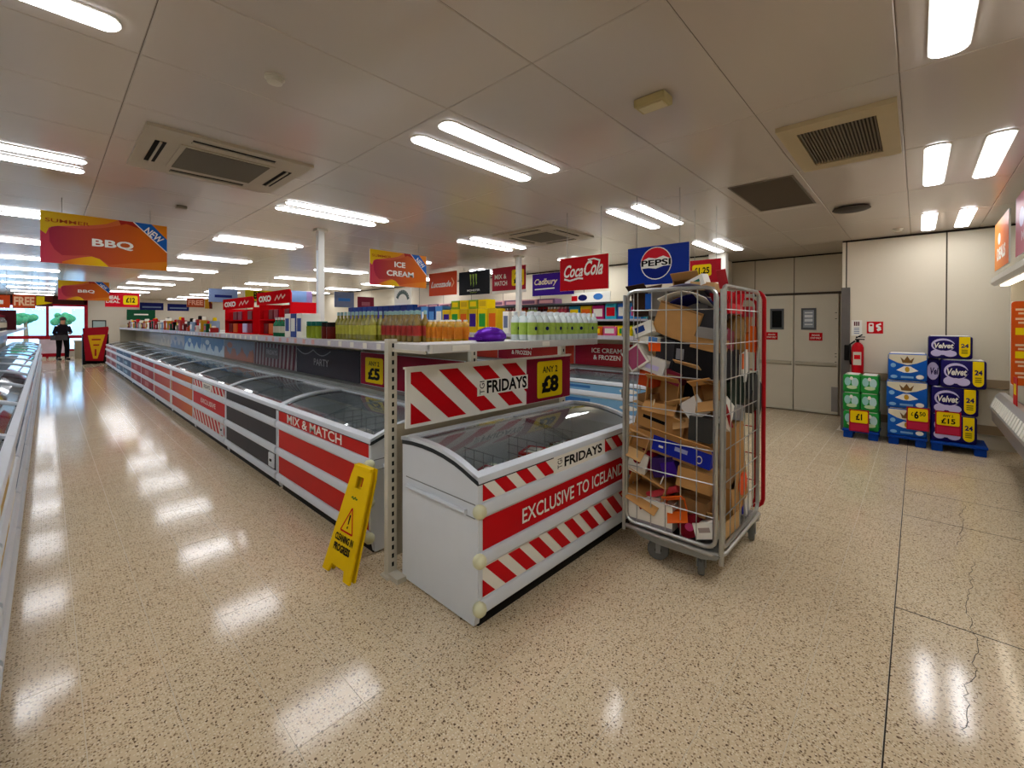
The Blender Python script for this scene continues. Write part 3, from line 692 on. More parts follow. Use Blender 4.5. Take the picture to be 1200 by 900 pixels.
# left island shelving
g4 = thing('left_gondola', 'long shelving behind the freezers left of the aisle', 'shelving', (0, 0, 0))
for k in range(13):
    y = 1.0+PIT*k; part('upright', M().box(-.99, -.93, y-.02, y+.02, 0, 1.42), OFFW, g4)
    part('back_panel', M().box(-.972, -.948, y+.022, y+PIT-.022, .1, 1.36), BACKP, g4)
    s_ = part('shelf', M().box(-1.42, -.50, y, y+PIT-.006, 1.33, 1.35), SHELF, g4)
    part('price_strip', M().box(-.50, -.488, y, y+PIT-.004, 1.293, 1.353), PRICE, s_)
    t = thing('header_board', 'blue printed header board behind the left freezers, %s from the camera' % nth(k), 'sign', (-.925, y+.01, .885), pi/2, 'header boards left of the aisle')
    part('board', M().box(0, PIT-.02, 0, .012, 0, .33), mat('hdr b%d' % (k % 4), cols[k % 4][2], .3), t)
    p = Print(0); p.ell(.5, .17, .3, .09, mat('hdr a1', '#5d93c4', .3)).ell(1.2, .15, .2, .08, mat('hdr a0', '#7d8a9a', .3)).build(t)
# ---------------------------------------------------------------- hanging signs
WIRE = mat('hanging wire', '#9a978e', .4, .5)
def hang(t, w, h, top, xs=None):
    for x in xs or (.15*w, .85*w): part('hanging_wire', M().tube([(x, .006, h), (x, .006, top)], .003, 5), WIRE, t)
def wave(w, f, n=16): return [(w*i/n, f(i/n)) for i in range(n+1)]
def summer(name, label, loc, words, far=False, w=.93, h=.485, cat='sign'):
    t = thing(name, label, cat, loc, 0, None)
    part('board', M().box(0, w, 0, .008, 0, h), PWHITE, t)
    p = Print(0)
    p.rect(0, w, 0, h, gradmat('summer ground', '#b8344e', '#d8801c', 0, .9))
    inn = [(.055, .30)]+[(.07, .34), (.11, .355)]+[(.11+.42*i/8, .355+.07*(i/8)**2-.012*sin(pi*i/8)) for i in range(1, 9)]+[(.60, .455), (.78, .40), (.9, .30), (w, .2), (w, .1), (.62, .05), (.47, .0+.02), (.40, .075), (.32, .10), (.22, .085), (.14, .08), (.09, .13), (.06, .2)]
    p.poly([(0, h), (.54, h)]+[(.50-.39*i/8, .46-.105*(i/8)**.6) for i in range(9)]+[(.055, .33), (.035, .27), (.0, .30)], gradmat('summer yellow', '#cfae18', '#d88a1c', 0, .5))
    p.poly([(.54, h), (.72, h), (.93, h*.62), (.93, h*.48), (.74, .36), (.56, .43)], mat('summer deep red', '#a82a24', .4, var=.03))
    p.poly(inn, gradmat('summer inner', '#9a2440', '#cf6418', .05, .75))
    p.poly([(.14, .0)]+[(.14+.34*i/10, .02+.075*sin(pi*min(1, i/10*1.02)*.62)) for i in range(7)]+[(.40, .07), (.44, .03), (.465, 0)], gradmat('summer wave', '#d86a2a', '#e6c018', .14, .42))
    p.poly([(.66, h), (.80, h), (w, h*.70), (w, h*.42)], mat('sky blue ribbon', '#1d5fb4', .4))
    p.line([(.655, h), (w, h*.41)], .008, PWHITE)
    if not far:
        p.text('SUMMER', .03, .33, .385, .42, mat('summer brown', '#a34a18', .5), .01)
    p.text('NEW', .735, .905, .335, .405, PWHITE, .02, rot=-40)
    for tx, a, b, z0, z1 in words: p.text(tx, a, b, z0, z1, PWHITE, .03)
    p.build(t); hang(t, w, h, CH-loc[2]); return t
summer('hanging_sign', 'orange BBQ sign with blue NEW ribbon nearest over the aisle', (-.04, 6.0, 2.07), [('BBQ', .345, .655, .18, .27)])
summer('hanging_sign', 'smaller looking orange BBQ sign farther down the aisle', (.19, 15.7, 2.09), [('BBQ', .345, .655, .18, .27)], True)
summer('hanging_sign', 'orange ICE CREAM sign over the second aisle', (3.0, 5.5, 2.045), [('ICE', .38, .56, .27, .35), ('CREAM', .255, .70, .14, .22)])
def brand_sign(label, x, y1, y0, z0, z1, mk, top=CH, tilt=0, cat='sign', name='hanging_sign'):
    t = thing(name, label, cat, (x, y1, z0), -pi/2+tilt, 'drinks and sweets signs'); w, h = y1-y0, z1-z0
    part('board', M().box(0, w, 0, .01, 0, h), PWHITE, t); p = Print(0); mk(p, w, h); p.build(t)
    if top: hang(t, w, h, top-z0)
    return t
def s_luc(p, w, h):
    p.rect(0, w, 0, h, mat('lucent orange', '#d8471a', .4, var=.03)); p.text('Lucozade', .07*w, .80*w, .36*h, .62*h, PWHITE, .03, .35)
    p.line([(.82*w, .34*h), (.90*w, .52*h), (.82*w, .72*h)], .03, mat('pale orange', '#f0b080', .4))
def s_mon(p, w, h):
    p.rect(0, w, 0, h, mat('near black print', '#131318', .35)); G = mat('acid green', '#9ab84a', .4)
    for q in range(3): p.poly([((.36+.09*q)*w, .88*h), ((.42+.09*q)*w, .86*h), ((.405+.09*q)*w, .55*h), ((.42+.09*q)*w, .5*h), ((.395+.09*q)*w, .30*h if q == 1 else .38*h), ((.385+.09*q)*w, .6*h)], G)
    p.text('MONSTER', .28*w, .70*w, .15*h, .23*h, PWHITE, .02); p.text('ENERGY', .38*w, .60*w, .08*h, .12*h, G, .0)
def s_mix(p, w, h):
    p.rect(0, w, 0, h, mat('raspberry print', '#a8182c', .4, var=.03)); p.text('MIX &', .08*w, .44*w, .56*h, .74*h, PWHITE, .02); p.text('MATCH', .08*w, .46*w, .30*h, .48*h, PWHITE, .02)
    p.rect(.60*w, .95*w, .26*h, .86*h, YEL, .03); p.text('ANY', .68*w, .86*w, .66*h, .78*h, BLK, .02); p.text('£3', .66*w, .90*w, .34*h, .60*h, BLK, .05)
    p.rect(0, w, 0, .1*h, PWHITE)
def s_cad(p, w, h):
    p.rect(0, w, 0, h, PURP); p.text('Cadbury', .05*w, .62*w, .42*h, .78*h, mat('cream gold', '#e0cfa8', .4), .02, .3); p.line([(.06*w, .30*h), (.55*w, .32*h)], .02, PWHITE); p.ell(.75*w, .6*h, .07*w, .2*h, PWHITE)
brand_sign('orange sports drink sign hanging at the far left of the brand row', 6.0, 8.28, 7.28, 2.14, 2.655, s_luc)
brand_sign('black energy drink sign with green claw mark', 6.0, 7.21, 6.26, 2.11, 2.60, s_mon)
brand_sign('raspberry mix and match sign with £3 tag partly behind the slim column', 6.0, 6.19, 5.30, 2.10, 2.60, s_mix)
brand_sign('purple chocolate sign behind the red cola sign', 6.0, 5.14, 4.22, 2.01, 2.40, s_cad)
def s_coke(p, w, h):
    p.rect(0, w, 0, h, mat('cola red', '#c00d18', .4, var=.03))
    p.text('Coca', .09*w, .50*w, .40*h, .78*h, PWHITE, .02, .45); p.text('Cola', .52*w, .90*w, .42*h, .86*h, PWHITE, .02, .45)
    p.line([(.52*w, .62*h), (.56*w, .62*h)], .02, PWHITE)
    p.line([(.10*w, .36*h), (.22*w, .30*h), (.40*w, .36*h), (.50*w, .34*h)], .018, PWHITE)
    p.line([(.60*w, .88*h), (.72*w, .90*h), (.84*w, .83*h)], .016, PWHITE)
brand_sign('red cola sign with white script hanging in front of the purple sign', 3.8, 2.86, 2.26, 1.86, 2.21, s_coke)
def s_pep(p, w, h):
    p.rect(0, w, 0, h, mat('cola blue', '#0c2f92', .4, var=.03)); cx, cz, r = .48*w, .55*h, .40*h
    p.ell(cx, cz, r*1.06, r*1.06, PWHITE); p.ell(cx, cz, r, r, mat('deep cola blue', '#0a1f78', .4))
    rd = mat('cola crest red', '#d01a2a', .4)
    p.poly([(cx+r*cos(R(a)), cz+r*sin(R(a))) for a in range(12, 169, 12)]+[(cx-.5*r, cz+.38*r), (cx, cz+.28*r), (cx+.5*r, cz+.42*r)], rd)
    p.poly([(cx-r*.98, cz+.2*r), (cx-.5*r, cz+.40*r), (cx, cz+.30*r), (cx+.5*r, cz+.44*r), (cx+r*.97, cz+.22*r), (cx+r*.98, cz-.2*r), (cx+.5*r, cz-.22*r), (cx, cz-.36*r), (cx-.5*r, cz-.28*r), (cx-r*.96, cz-.3*r)], PWHITE)
    p.text('PEPSI', cx-1.0*r, cx+1.0*r, cz-.17*r, cz+.24*r, BLK, .03)
    p.rect(.86*w, w, .05*h, .5*h, mat('cola blue', '#0c2f92'))
brand_sign('blue cola sign with round crest above the cage', 3.75, 2.02, 1.44, 1.865, 2.215, s_pep)
def s_red(p, w, h):
    p.rect(0, w, 0, h, mat('tag red', '#b01828', .4)); p.rect(.08*w, .7*w, .3*h, .8*h, YEL, .02); p.text('£1.25', .14*w, .64*w, .4*h, .68*h, BLK, .03)
brand_sign('small red sign with yellow price beside the blue cola sign', 4.6, 1.76, 1.45, 1.93, 2.17, s_red)
def s_strip(p, w, h): p.rect(0, w, 0, h, PWHITE); p.ell(.3*w, .5*h, .12*w, .3*h, NAVY); p.ell(.7*w, .55*h, .12*w, .3*h, mat('mid blue', '#3d78bd', .4)); p.rect(.0, .16*w, .2*h, .7*h, RED)
brand_sign('white printed card on top of the wall shelves under the red cola sign', 7.3, 5.2, 4.30, 1.931, 2.14, s_strip, None, name='shelf_card')
def s_arch(p, w, h):
    p.rect(0, w, 0, h, PWHITE); D = mat('dark green arch', '#5d6b66', .5); p.line([(w*.5+.34*w*cos(R(a)), .25*h+.55*h*sin(R(a))) for a in range(8, 175, 14)], .09, D)
brand_sign('white card with a dark green arch standing on the second island', 5.26, 8.55, 7.9, 1.914, 2.27, s_arch, None, name='shelf_card')
# small far signs, facing the camera down the hall
def far_sign(label, x0, x1, y, z0, z1, mk, name='hanging_sign'):
    t = thing(name, label, 'sign', (x0, y, z0), 0, 'far hanging signs'); w, h = x1-x0, z1-z0
    part('board', M().box(0, w, 0, .01, 0, h), PWHITE, t); p = Print(0); mk(p, w, h); p.build(t); hang(t, w, h, CH-z0); return t
def f_mega(p, w, h): p.rect(0, w, 0, h, mat('hot red', '#d81028', .4)); p.text('MEAL', .06*w, .42*w, .52*h, .78*h, PWHITE, .04); p.text('DEAL', .03*w, .42*w, .28*h, .46*h, PWHITE, .03); p.rect(.52*w, .95*w, .18*h, .82*h, YEL, .04); p.text('£12', .60*w, .87*w, .32*h, .68*h, BLK, .04)
far_sign('bright red sign with yellow £12 patch over the far checkouts', 1.19, 1.98, 18.0, 2.0, 2.44, f_mega)
def f_free(p, w, h): p.rect(0, w, 0, h, mat('burnt orange', '#c8481c', .4)); p.text('FREE', .05*w, .95*w, .2*h, .85*h, mat('peach', '#f0c8a0', .4), .04)
far_sign('orange FREE sign above the left gondola', -.56, -.19, 16.0, 1.86, 2.19, f_free)
far_sign('plain orange sign at the left edge beside the FREE sign', -.95, -.60, 16.0, 1.86, 2.17, lambda p, w, h: (p.rect(0, w, 0, h, mat('burnt orange', '#c8481c')), p.rect(.5*w, .7*w, .3*h, .6*h, PWHITE)))
far_sign('yellow arrow sign right of the FREE sign', -.18, .10, 16.2, 1.92, 2.2, lambda p, w, h: (p.rect(0, w, 0, h, mat('brown ground', '#5a2018', .5)), p.poly([(0, .9*h), (.5*w, .9*h), (.5*w, .45*h), (w, .35*h), (.5*w, .2*h), (0, .1*h)], YEL)))
far_sign('dark orange FREE sign over the far shelves', 2.48, 2.86, 14.0, 1.93, 2.17, lambda p, w, h: (p.rect(0, w, 0, h, mat('rust print', '#a8482a', .4)), p.text('FREE', .08*w, .92*w, .25*h, .8*h, mat('pale rust', '#e0a488', .4), .03)))
far_sign('yellow and brown sign beside the far FREE sign', 2.87, 3.04, 14.0, 1.9, 2.15, lambda p, w, h: (p.rect(0, w, 0, h, mat('mustard', '#b8861c', .4)), p.poly([(.5*w, h), (w, .5*h), (w, 0), (.6*w, 0)], mat('brown ground', '#5a2018'))))
far_sign('yellow BEER sign behind the red gravy displays', 3.27, 3.90, 12.0, 2.06, 2.33, lambda p, w, h: (p.rect(0, w, 0, h, mat('dull yellow', '#c9b412', .4)), p.text('BEER', .3*w, .85*w, .2*h, .85*h, BLK, .04)))
far_sign('grey blue banner hanging left of the BEER sign', 2.62, 3.22, 12.4, 2.02, 2.34, lambda p, w, h: (p.rect(0, w, 0, h, mat('steel blue', '#6c7c9c', .4)), p.rect(.2*w, .8*w, .35*h, .55*h, NAVY)))
far_sign('lilac blue banner hanging right of the BEER sign', 4.35, 4.95, 12.2, 1.95, 2.38, lambda p, w, h: (p.rect(0, w, 0, h, mat('powder blue', '#7e9ccc', .4)), p.rect(.75*w, w, 0, h, mat('lilac ground', '#9c86b8', .4))))
far_sign('slate blue banner by the slim left column', 5.2, 5.75, 11.4, 1.95, 2.36, lambda p, w, h: (p.rect(0, w, 0, h, mat('slate banner', '#6f7a94', .4)), p.rect(.2*w, .8*w, .4*h, .6*h, mat('mid blue', '#3d78bd'))))
far_sign('small maroon banner right of the slate blue banner', 5.85, 6.35, 11.4, 1.9, 2.26, lambda p, w, h: (p.rect(0, w, 0, h, mat('maroon banner', '#7c2436', .4)), p.rect(.25*w, .75*w, .3*h, .6*h, mat('dim pink', '#a8606c', .4))))
for k, (x, y) in enumerate(((2.1, 19.), (2.9, 19.5))):
    far_sign('small navy sign over the far tills, %s' % ('left one' if k == 0 else 'right one'), x, x+.62, y, 1.95, 2.2, lambda p, w, h: (p.rect(0, w, 0, h, NAVY), p.rect(.1*w, .9*w, .3*h, .5*h, mat('steel blue', '#6c7c9c'))))
far_sign('dark green board over the far end of the near island', 1.95, 2.75, 20.9, 1.62, 2.0, lambda p, w, h: (p.rect(0, w, 0, h, mat('bottle green', '#174a30', .4)), p.rect(.25*w, .75*w, .48*h, .6*h, PWHITE)), 'hanging_sign')

# ---------------------------------------------------------------- goods on the shelves
def bottle_proto(name, col, cap, band, r, h, label, cat, loc, group, shoulder=.62, capr=.4):
    t = thing(name, label, cat, loc, 0, group)
    part('glass_body', M().lathe([(r*.9, 0), (r, .006), (r, h*shoulder), (r*.8, h*(shoulder+.08)), (r*capr*.9, h*(shoulder+.18)), (r*capr*.85, h*.9)], n=10), col, t, True)
    part('cap', M().lathe([(r*capr, h*.88), (r*capr, h), (r*capr*.6, h+.002)], n=8), cap, t, True)
    if band: part('paper_label', M().lathe([(r*1.015, h*.2), (r*1.015, h*(shoulder-.08))], n=10), band, t, True)
    return t
TOPZ = 1.352
def bottle_row(name, col, cap, band, r, h, n, y0, dy, x, what, cat, group, z=TOPZ, sh=.62, capr=.4, rows=2, start=0):
    p0 = None
    for q in range(rows):
        for k in range(n):
            lb = '%s, %s from the camera, %s' % (what, nth(k+start), ['front', 'second', 'third'][q]+' row')
            l = (x+q*r*2.15, y0+dy*k+random.uniform(-.004, .004), z)
            if p0 is None: p0 = bottle_proto(name, col, cap, band, r, h, lb, cat, l, group, sh, capr)
            else: dup(p0, lb, l, random.uniform(0, 6))
OIL = mat('golden oil', '#b88a1a', .15, var=.1, spec=.7); OIL2 = mat('orange oil', '#c0701c', .15, spec=.7); OLIVE = mat('olive oil', '#8a8428', .15, var=.12, spec=.7)
AMB = mat('amber vinegar', '#7d6418', .15, spec=.7); TEALC = mat('grey teal cap', '#8fb0ae', .35); ORC = mat('pale cap', '#dfe0d8', .4); REDL = mat('red paper label', '#a83a34', .5, var=.2, vs=60)
LIML = mat('lime paper label', '#b7b54a', .5, var=.2, vs=60); YC = mat('yellow cap', '#d8c21e', .4)
bottle_row('oil_bottle', OIL, ORC, mat('orange paper label', '#d07a24', .5, var=.2, vs=60), .033, .18, 8, 2.57, .072, 2.13, 'short golden oil bottle on near island', 'bottle', 'short oil bottles', sh=.78, capr=.5)
bottle_row('vinegar_bottle', AMB, TEALC, REDL, .036, .26, 8, 2.98, .081, 2.04, 'amber bottle with red label on near island', 'bottle', 'amber bottles with red labels', sh=.60)
bottle_row('olive_oil_bottle', OLIVE, TEALC, LIML, .034, .26, 10, 3.52, .074, 1.95, 'olive bottle with lime label on near island', 'bottle', 'olive bottles with lime labels', sh=.60)
def jar_row(n, y0, what, body, lid, group, r=.055, h=.15):
    p0 = None
    for k in range(n):
        lb = '%s, %s from the camera' % (what, nth(k)); l = (1.90, y0+.112*k, TOPZ)
        if p0 is None:
            p0 = thing('pickle_jar', lb, 'jar', l, 0, group)
            part('jar_body', M().lathe([(r*.95, 0), (r, .01), (r, h*.7), (r*.85, h*.76)], n=12), body, p0, True)
            part('lid', M().lathe([(r*.95, h*.75), (r*.95, h), (r*.9, h+.003)], n=12), lid, p0, True)
        else: dup(p0, lb, l)
jar_row(2, 4.22, 'dark red sauce jar with black lid', mat('dark sauce', '#5e1c14', .3), DARK, 'dark jars', .05, .16)
jar_row(3, 4.45, 'green pickle jar with teal lid', mat('pickle green', '#8a9a2a', .25), TEAL, 'pickle jars', .06, .17)
def boxes(name, what, cat, group, n, y0, dy, x, dims, cols_, z=TOPZ, gap=.004, tilt=0, top=None, start=0):
    """a row of cartons along y, each with a printed front panel"""
    a, b, c = dims; pro = {}
    for k in range(n):
        ci = k % len(cols_); base, pan = cols_[ci]
        lb = '%s, %s from the camera' % (what, nth(k+start)); l = (x, y0+dy*k, z)
        if ci not in pro:
            t = thing(name, lb, cat, l, tilt, group); pro[ci] = t
            part('carton', M().rbox(0, a, 0, b, 0, c, .004), base, t)
            part('front_label', M().box(-.0015, 0, b*.15, b*.85, c*.25, c*.8), pan, t)
        else: dup(pro[ci], lb, l)
SB = mat('stock blue', '#233f8c', .4, var=.05); SBL = mat('soft blue', '#4f86c4', .4)
boxes('stock_carton', 'blue and white carton on the near island top shelf', 'carton', 'blue and white cartons', 3, 4.80, .17, 1.84, (.2, .15, .26), [(PWHITE, SB), (SB, PWHITE)])
bottle_row('sauce_bottle', mat('green sauce', '#1f6a44', .25, var=.2, vs=30), ORC, mat('pale label', '#c8c4b0', .5), .035, .22, 4, 5.34, .09, 1.86, 'green sauce bottle between cartons and gravy display', 'bottle', 'green sauce bottles', rows=1)
# OXO displays
def oxo(label, y0, y1, h):
    t = thing('gravy_display', label, 'display stand', (1.94, y1, TOPZ), -pi/2, 'red gravy displays'); w = y1-y0
    OR_ = mat('gravy red', '#d0141c', .7, var=.04, spec=.0)
    part('side_panel', M().box(0, .02, 0, .3, 0, h-.15), OR_, t); part('side_panel', M().box(w-.02, w, 0, .3, 0, h-.15), OR_, t)
    part('back_board', M().box(.02, w-.02, .28, .3, 0, h-.15), OR_, t)
    for z in (.0, .19): part('tray', M().box(.02, w-.02, 0, .28, z, z+.015), OR_, t)
    hd = part('header_card', M().prism([(-.05, h-.16), (w+.05, h-.16), (w+.05, h-.05), (w+.0, h), (-.05, h)], 1, -.015, .0), OR_, t)
    Print(-.0155).text('OXO', .04, .46*w, h-.125, h-.045, PWHITE, .06).line([(.58*w, h-.12), (.66*w, h-.06), (.70*w, h-.11), (.78*w, h-.05), (.82*w, h-.10), (.90*w, h-.06)], .02, mat('pink script', '#e6b0a0', .4)).build(hd)
    for q in range(5):
        part('packet', M().rbox(.05+.17*w*q, .05+.17*w*q+.14*w, .04, .14, .015, .15, .004), [mat('gravy dark', '#7a141c', .4), ORANGE, OR_, LILAC, BURG][q], t)
        part('packet', M().rbox(.05+.17*w*q, .05+.17*w*q+.14*w, .04, .14, .206, .33, .004), [OR_, mat('gravy dark', '#7a141c'), BURG, OR_, mat('gravy dark', '#7a141c')][q], t)
oxo('red gravy display with rounded OXO header, right one on the near island', 5.40, 6.50, .555)
oxo('red gravy display with square OXO header, left one on the near island', 6.75, 8.15, .53)
far_c = [('red', mat('dull red tub', '#9a2a26', .5)), ('cream', mat('cream tub', '#c8c0a4', .5)), ('orange', mat('rust print', '#a8482a', .4)), ('white', PWHITE), ('dark green', mat('bottle green', '#174a30')), ('grey', mat('grey board', '#8e8a86', .7)), ('brown', MEAT), ('pale blue', mat('dusty blue tub', '#8aa0b8', .5)), ('mustard', mat('mustard', '#b8861c')), ('black', DARK)]
_fb = {}
for k in range(64):
    n_, c_ = far_c[(k*7+k//5) % 10]; y = 8.5+.172*k+random.uniform(-.02, .02); hh = .10+.20*((k*37) % 10)/10; wy = .045+.03*((k*37) % 3)
    lb = '%s grocery tub far down the near island, %s past the gravy displays' % (n_, nth(k))
    q = (n_, (k*37) % 3)
    if q not in _fb:
        m_ = M().rbox(-.06, .06, -wy*.8, wy*.8, 0, hh*.8, .01).lathe([(.03, hh*.8), (.03, hh), (.02, hh+.01)], n=8, mi=1).box(-.0615, -.06, -wy*.6, wy*.6, hh*.2, hh*.6, 1); _fb[q] = m_.mesh('grocery_tub', [c_, [PWHITE, YEL, RED, DARK][(k*37) % 4]])
    tag(put('grocery_tub', _fb[q], None, (1.87+.05*(k % 2), y, TOPZ)), lb, 'tub', 'tubs far down the near island')
# things on the end gondola shelf
WAT = mat('clear water bottle', '#d3e0e0', .12, var=.1, spec=.8); WCAP = mat('white bottle cap', '#e6ecee', .35); WL = mat('lime water label', '#a9c65a', .45, var=.2, vs=50); WB = mat('blue water label', '#4d8fb0', .45)
p0 = None
for q in range(3):
    for k in range(12):
        lb = 'small water bottle with green label on the end shelf, %s from the left, %s row' % (nth(k), ['front', 'middle', 'back'][q])
        l = (2.32+.072*k, 1.99+.08*q, 1.386)
        if p0 is None:
            p0 = bottle_proto('water_bottle', WAT, WCAP, WL, .034, .205, lb, 'bottle', l, 'water bottles on the end shelf', .70, .45)
            Print(-.0352).ell(0, .085, .014, .014, NAVY).build(p0, 'round_mark')
        else: dup(p0, lb, l, [0, 1.2, 0, .5, -.4, 2.2][(k*5+q) % 6])
t = thing('crisp_bag', 'shiny purple bag lying on the end gondola shelf', 'bag', (2.02, 2.10, 1.386))
part('bag', M().lathe([(.11, 0), (.135, .02), (.13, .045), (.10, .075), (.05, .092), (.01, .097)], n=16, sy=.6).box(-.15, -.12, -.05, .05, .01, .03), mat('violet foil', '#5a1c9a', .25, .2), t, True)
# second island top shelf
boxes('snack_bag', 'tall navy snack bag on the second island top shelf', 'bag', 'navy snack bags', 12, 7.75, .24, 5.2, (.12, .22, .56), [(mat('royal navy', '#12306e', .35), SB), (mat('deep royal', '#1a2a6a', .35), PURP)])
boxes('snack_box', 'light blue snack box on the second island top shelf', 'box', 'light blue snack boxes', 4, 6.75, .24, 5.2, (.2, .22, .50), [(SBL, PWHITE), (mat('royal navy', '#12306e'), SBL)])
boxes('cereal_box', 'yellow box on the second island top shelf', 'box', 'yellow boxes', 6, 5.20, .25, 5.15, (.2, .23, .42), [(mat('box yellow', '#d8b41a', .4), ORANGE), (YEL, GREEN), (mat('box yellow', '#d8b41a'), PURP)])
boxes('cereal_box', 'upper yellow box stacked on the second island', 'box', 'yellow boxes', 4, 5.45, .25, 5.16, (.2, .23, .16), [(YEL, mat('box yellow', '#d8b41a')), (mat('lime box', '#8aa81e', .4), YEL)], z=TOPZ+.423)
boxes('drink_carton', 'white and navy drink carton on the second island top shelf', 'carton', 'white and navy cartons', 2, 4.70, .2, 5.12, (.12, .13, .36), [(PWHITE, NAVY), (PWHITE, mat('slate banner', '#6f7a94'))])
boxes('snack_box', 'small mixed snack box near the front of the second island', 'box', 'mixed snack boxes', 9, 2.5, .22, 5.14, (.18, .2, .12), [(mat('lime box', '#8aa81e'), YEL), (YEL, GREEN), (mat('snack pink', '#d85a8a', .4), PWHITE), (ORANGE, YEL)])
# wall shelves
def multi(name, what, cat, group, z, n, y0, dy, h, cols_, bottle):
    pro = {}
    for k in range(n):
        ci = k % len(cols_); b_, c_ = cols_[ci]
        lb = '%s, %s from the camera' % (what, nth(k)); l = (7.26, y0+dy*k, z+.001)
        if ci not in pro:
            t = thing(name, lb, cat, l, 0, group); pro[ci] = t; a, b = .26, dy-.02
            if bottle:
                m_ = M(); cc = M()
                for i in range(2):
                    for j in range(3):
                        r_ = b/6.3; cx, cy = r_+i*2.1*r_, r_+j*2.05*r_
                        m_.lathe([(r_*.95, 0), (r_, .01), (r_, h*.66), (r_*.45, h*.86)], (cx, cy, 0), 8); cc.lathe([(r_*.5, h*.85), (r_*.5, h), (r_*.3, h+.002)], (cx, cy, 0), 7)
                part('bottles', m_, b_, t, True); part('caps', cc, c_, t, True)
            else:
                part('wrap', M().rbox(0, a, 0, b, 0, h, .012), b_, t); part('front_label', M().box(-.0015, 0, b*.12, b*.88, h*.2, h*.75), c_, t)
        else: dup(pro[ci], lb, l)
DK = mat('cola dark', '#3a1414', .3); PCAP = mat('pale pink cap', '#d8a0a0', .4); RC = mat('red cap', '#c0202a', .4); LEM = mat('lemonade', '#b8c88a', .25); ORJ = mat('orange squash', '#d07a2a', .3); PKS = mat('pink squash', '#c84a5a', .3)
bt = [(PKS, PCAP), (ORJ, PWHITE), (DK, RC), (LEM, WCAP), (ORJ, RC)]
multi('bottle_multipack', 'bottle multipack on the top wall shelf', 'bottles', 'multipacks on the top wall shelf', 1.60, 26, 5.3, .28, .27, bt, True)
multi('bottle_multipack', 'bottle multipack on the second wall shelf', 'bottles', 'multipacks on the second wall shelf', 1.28, 26, 5.3, .28, .27, [bt[1], bt[3], bt[0], bt[4]], True)
wr_ = [(mat('sky wrap', '#3f8ed0', .35, var=.2, vs=20), PINK), (mat('azure wrap', '#2a62c0', .35, var=.2, vs=20), PWHITE), (mat('aqua wrap', '#3ab0c8', .35, var=.2, vs=20), RED)]
multi('drinks_multipack', 'blue wrapped multipack on the top wall shelf', 'multipack', 'wrapped multipacks', 1.60, 6, 2.85, .26, .30, wr_, False)
multi('snack_multipack', 'magenta or yellow multipack on the top wall shelf', 'multipack', 'wrapped multipacks', 1.60, 3, 4.42, .28, .27, [(mat('magenta wrap', '#b81c66', .4), PWHITE), (mat('box yellow', '#d8b41a'), ORANGE), (mat('teal wrap', '#2a7a9a', .4), YEL)], False)
multi('drinks_multipack', 'lime and yellow multipack on the second wall shelf', 'multipack', 'wrapped multipacks', 1.28, 9, 2.85, .27, .2, [(mat('lime box', '#8aa81e'), YEL), (YEL, mat('lime box', '#8aa81e')), (mat('sand wrap', '#b09058', .4), PINK)], False)
multi('case', 'silver topped case standing on top of the wall shelves', 'case', 'cases on top of the wall shelves', 1.931, 12, 5.6, .5, .12, [(mat('mauve case', '#7a5a74', .5), PCAP), (PCAP, mat('mauve case', '#7a5a74'))], False)
# left gondola
bottle_row('wine_bottle', mat('dark wine glass', '#231418', .12, spec=.8), mat('wine capsule', '#6a1020', .4), mat('cream wine label', '#c8bfa8', .5), .038, .30, 22, 7.0, .34, -.60, 'dark wine bottle on the left gondola', 'bottle', 'wine bottles on the left gondola', sh=.60, rows=1)
bottle_row('green_bottle', mat('green wine glass', '#1f3a22', .12, spec=.8), mat('gold capsule', '#b89a3a', .4), mat('cream wine label', '#c8bfa8'), .038, .30, 16, 8.05, .34, -.72, 'green wine bottle on the left gondola', 'bottle', 'green bottles on the left gondola', sh=.60, rows=1)
t = thing('price_card', 'small yellow price card on a left freezer lid', 'price card', (-.44, 7.6, .842), pi/2)
part('card', M().box(0, .34, 0, .01, 0, .14), YEL, t)
# bottles in front of window end: checkout area
GREYC = mat('till counter', '#9b917c', .5, var=.05)
t = thing('till_counter', 'beige checkout counter below the far window', 'counter', (.80, 26.2, 0))
part('body', M().box(0, .62, 0, .6, 0, .72), GREYC, t); part('worktop', M().box(-.03, .65, -.03, .63, .72, .76), mat('counter top', '#c6bda6', .4), t)
t = thing('till_screen', 'black till screen above the red promotion bin', 'screen', (1.38, 23.4, 0))
part('post', M().tube([(0, 0, 0), (0, 0, 1.35)], .03), DARK, t); part('monitor', M().rbox(-.2, .2, -.03, .03, 1.30, 1.62, .01), DARK, t); part('screen', M().box(-.17, .17, -.033, -.03, 1.34, 1.58), mat('dim screen', '#9fb0ae', .2), t)
t = thing('promotion_bin', 'tapered red promotion bin with yellow panel at the far end', 'bin', (1.21, 22.2, 0))
part('panel', M().prism([(-.26, .14), (-.34, 1.32), (.34, 1.38), (.36, 1.30), (.20, .10)], 1, -.03, .0), REDF, t)
Print(-.031).poly([(-.20, 1.05), (.26, 1.08), (.05, .2), (-.06, .2)], mat('bin yellow', '#d8a418', .4)).line([(-.1, .9), (.14, .9)], .05, REDF).line([(-.06, .7), (.1, .7)], .05, REDF).line([(0, .55), (0, .3)], .05, REDF).build(t)
part('side', M().box(-.34, -.26, 0, .45, 0, 1.1).box(.26, .36, 0, .45, 0, 1.1).box(-.26, .26, .4, .45, 0, 1.2), DARK, t)
t = thing('red_barrier', 'low red barrier board under the far window', 'barrier', (-.25, 26.9, 0))
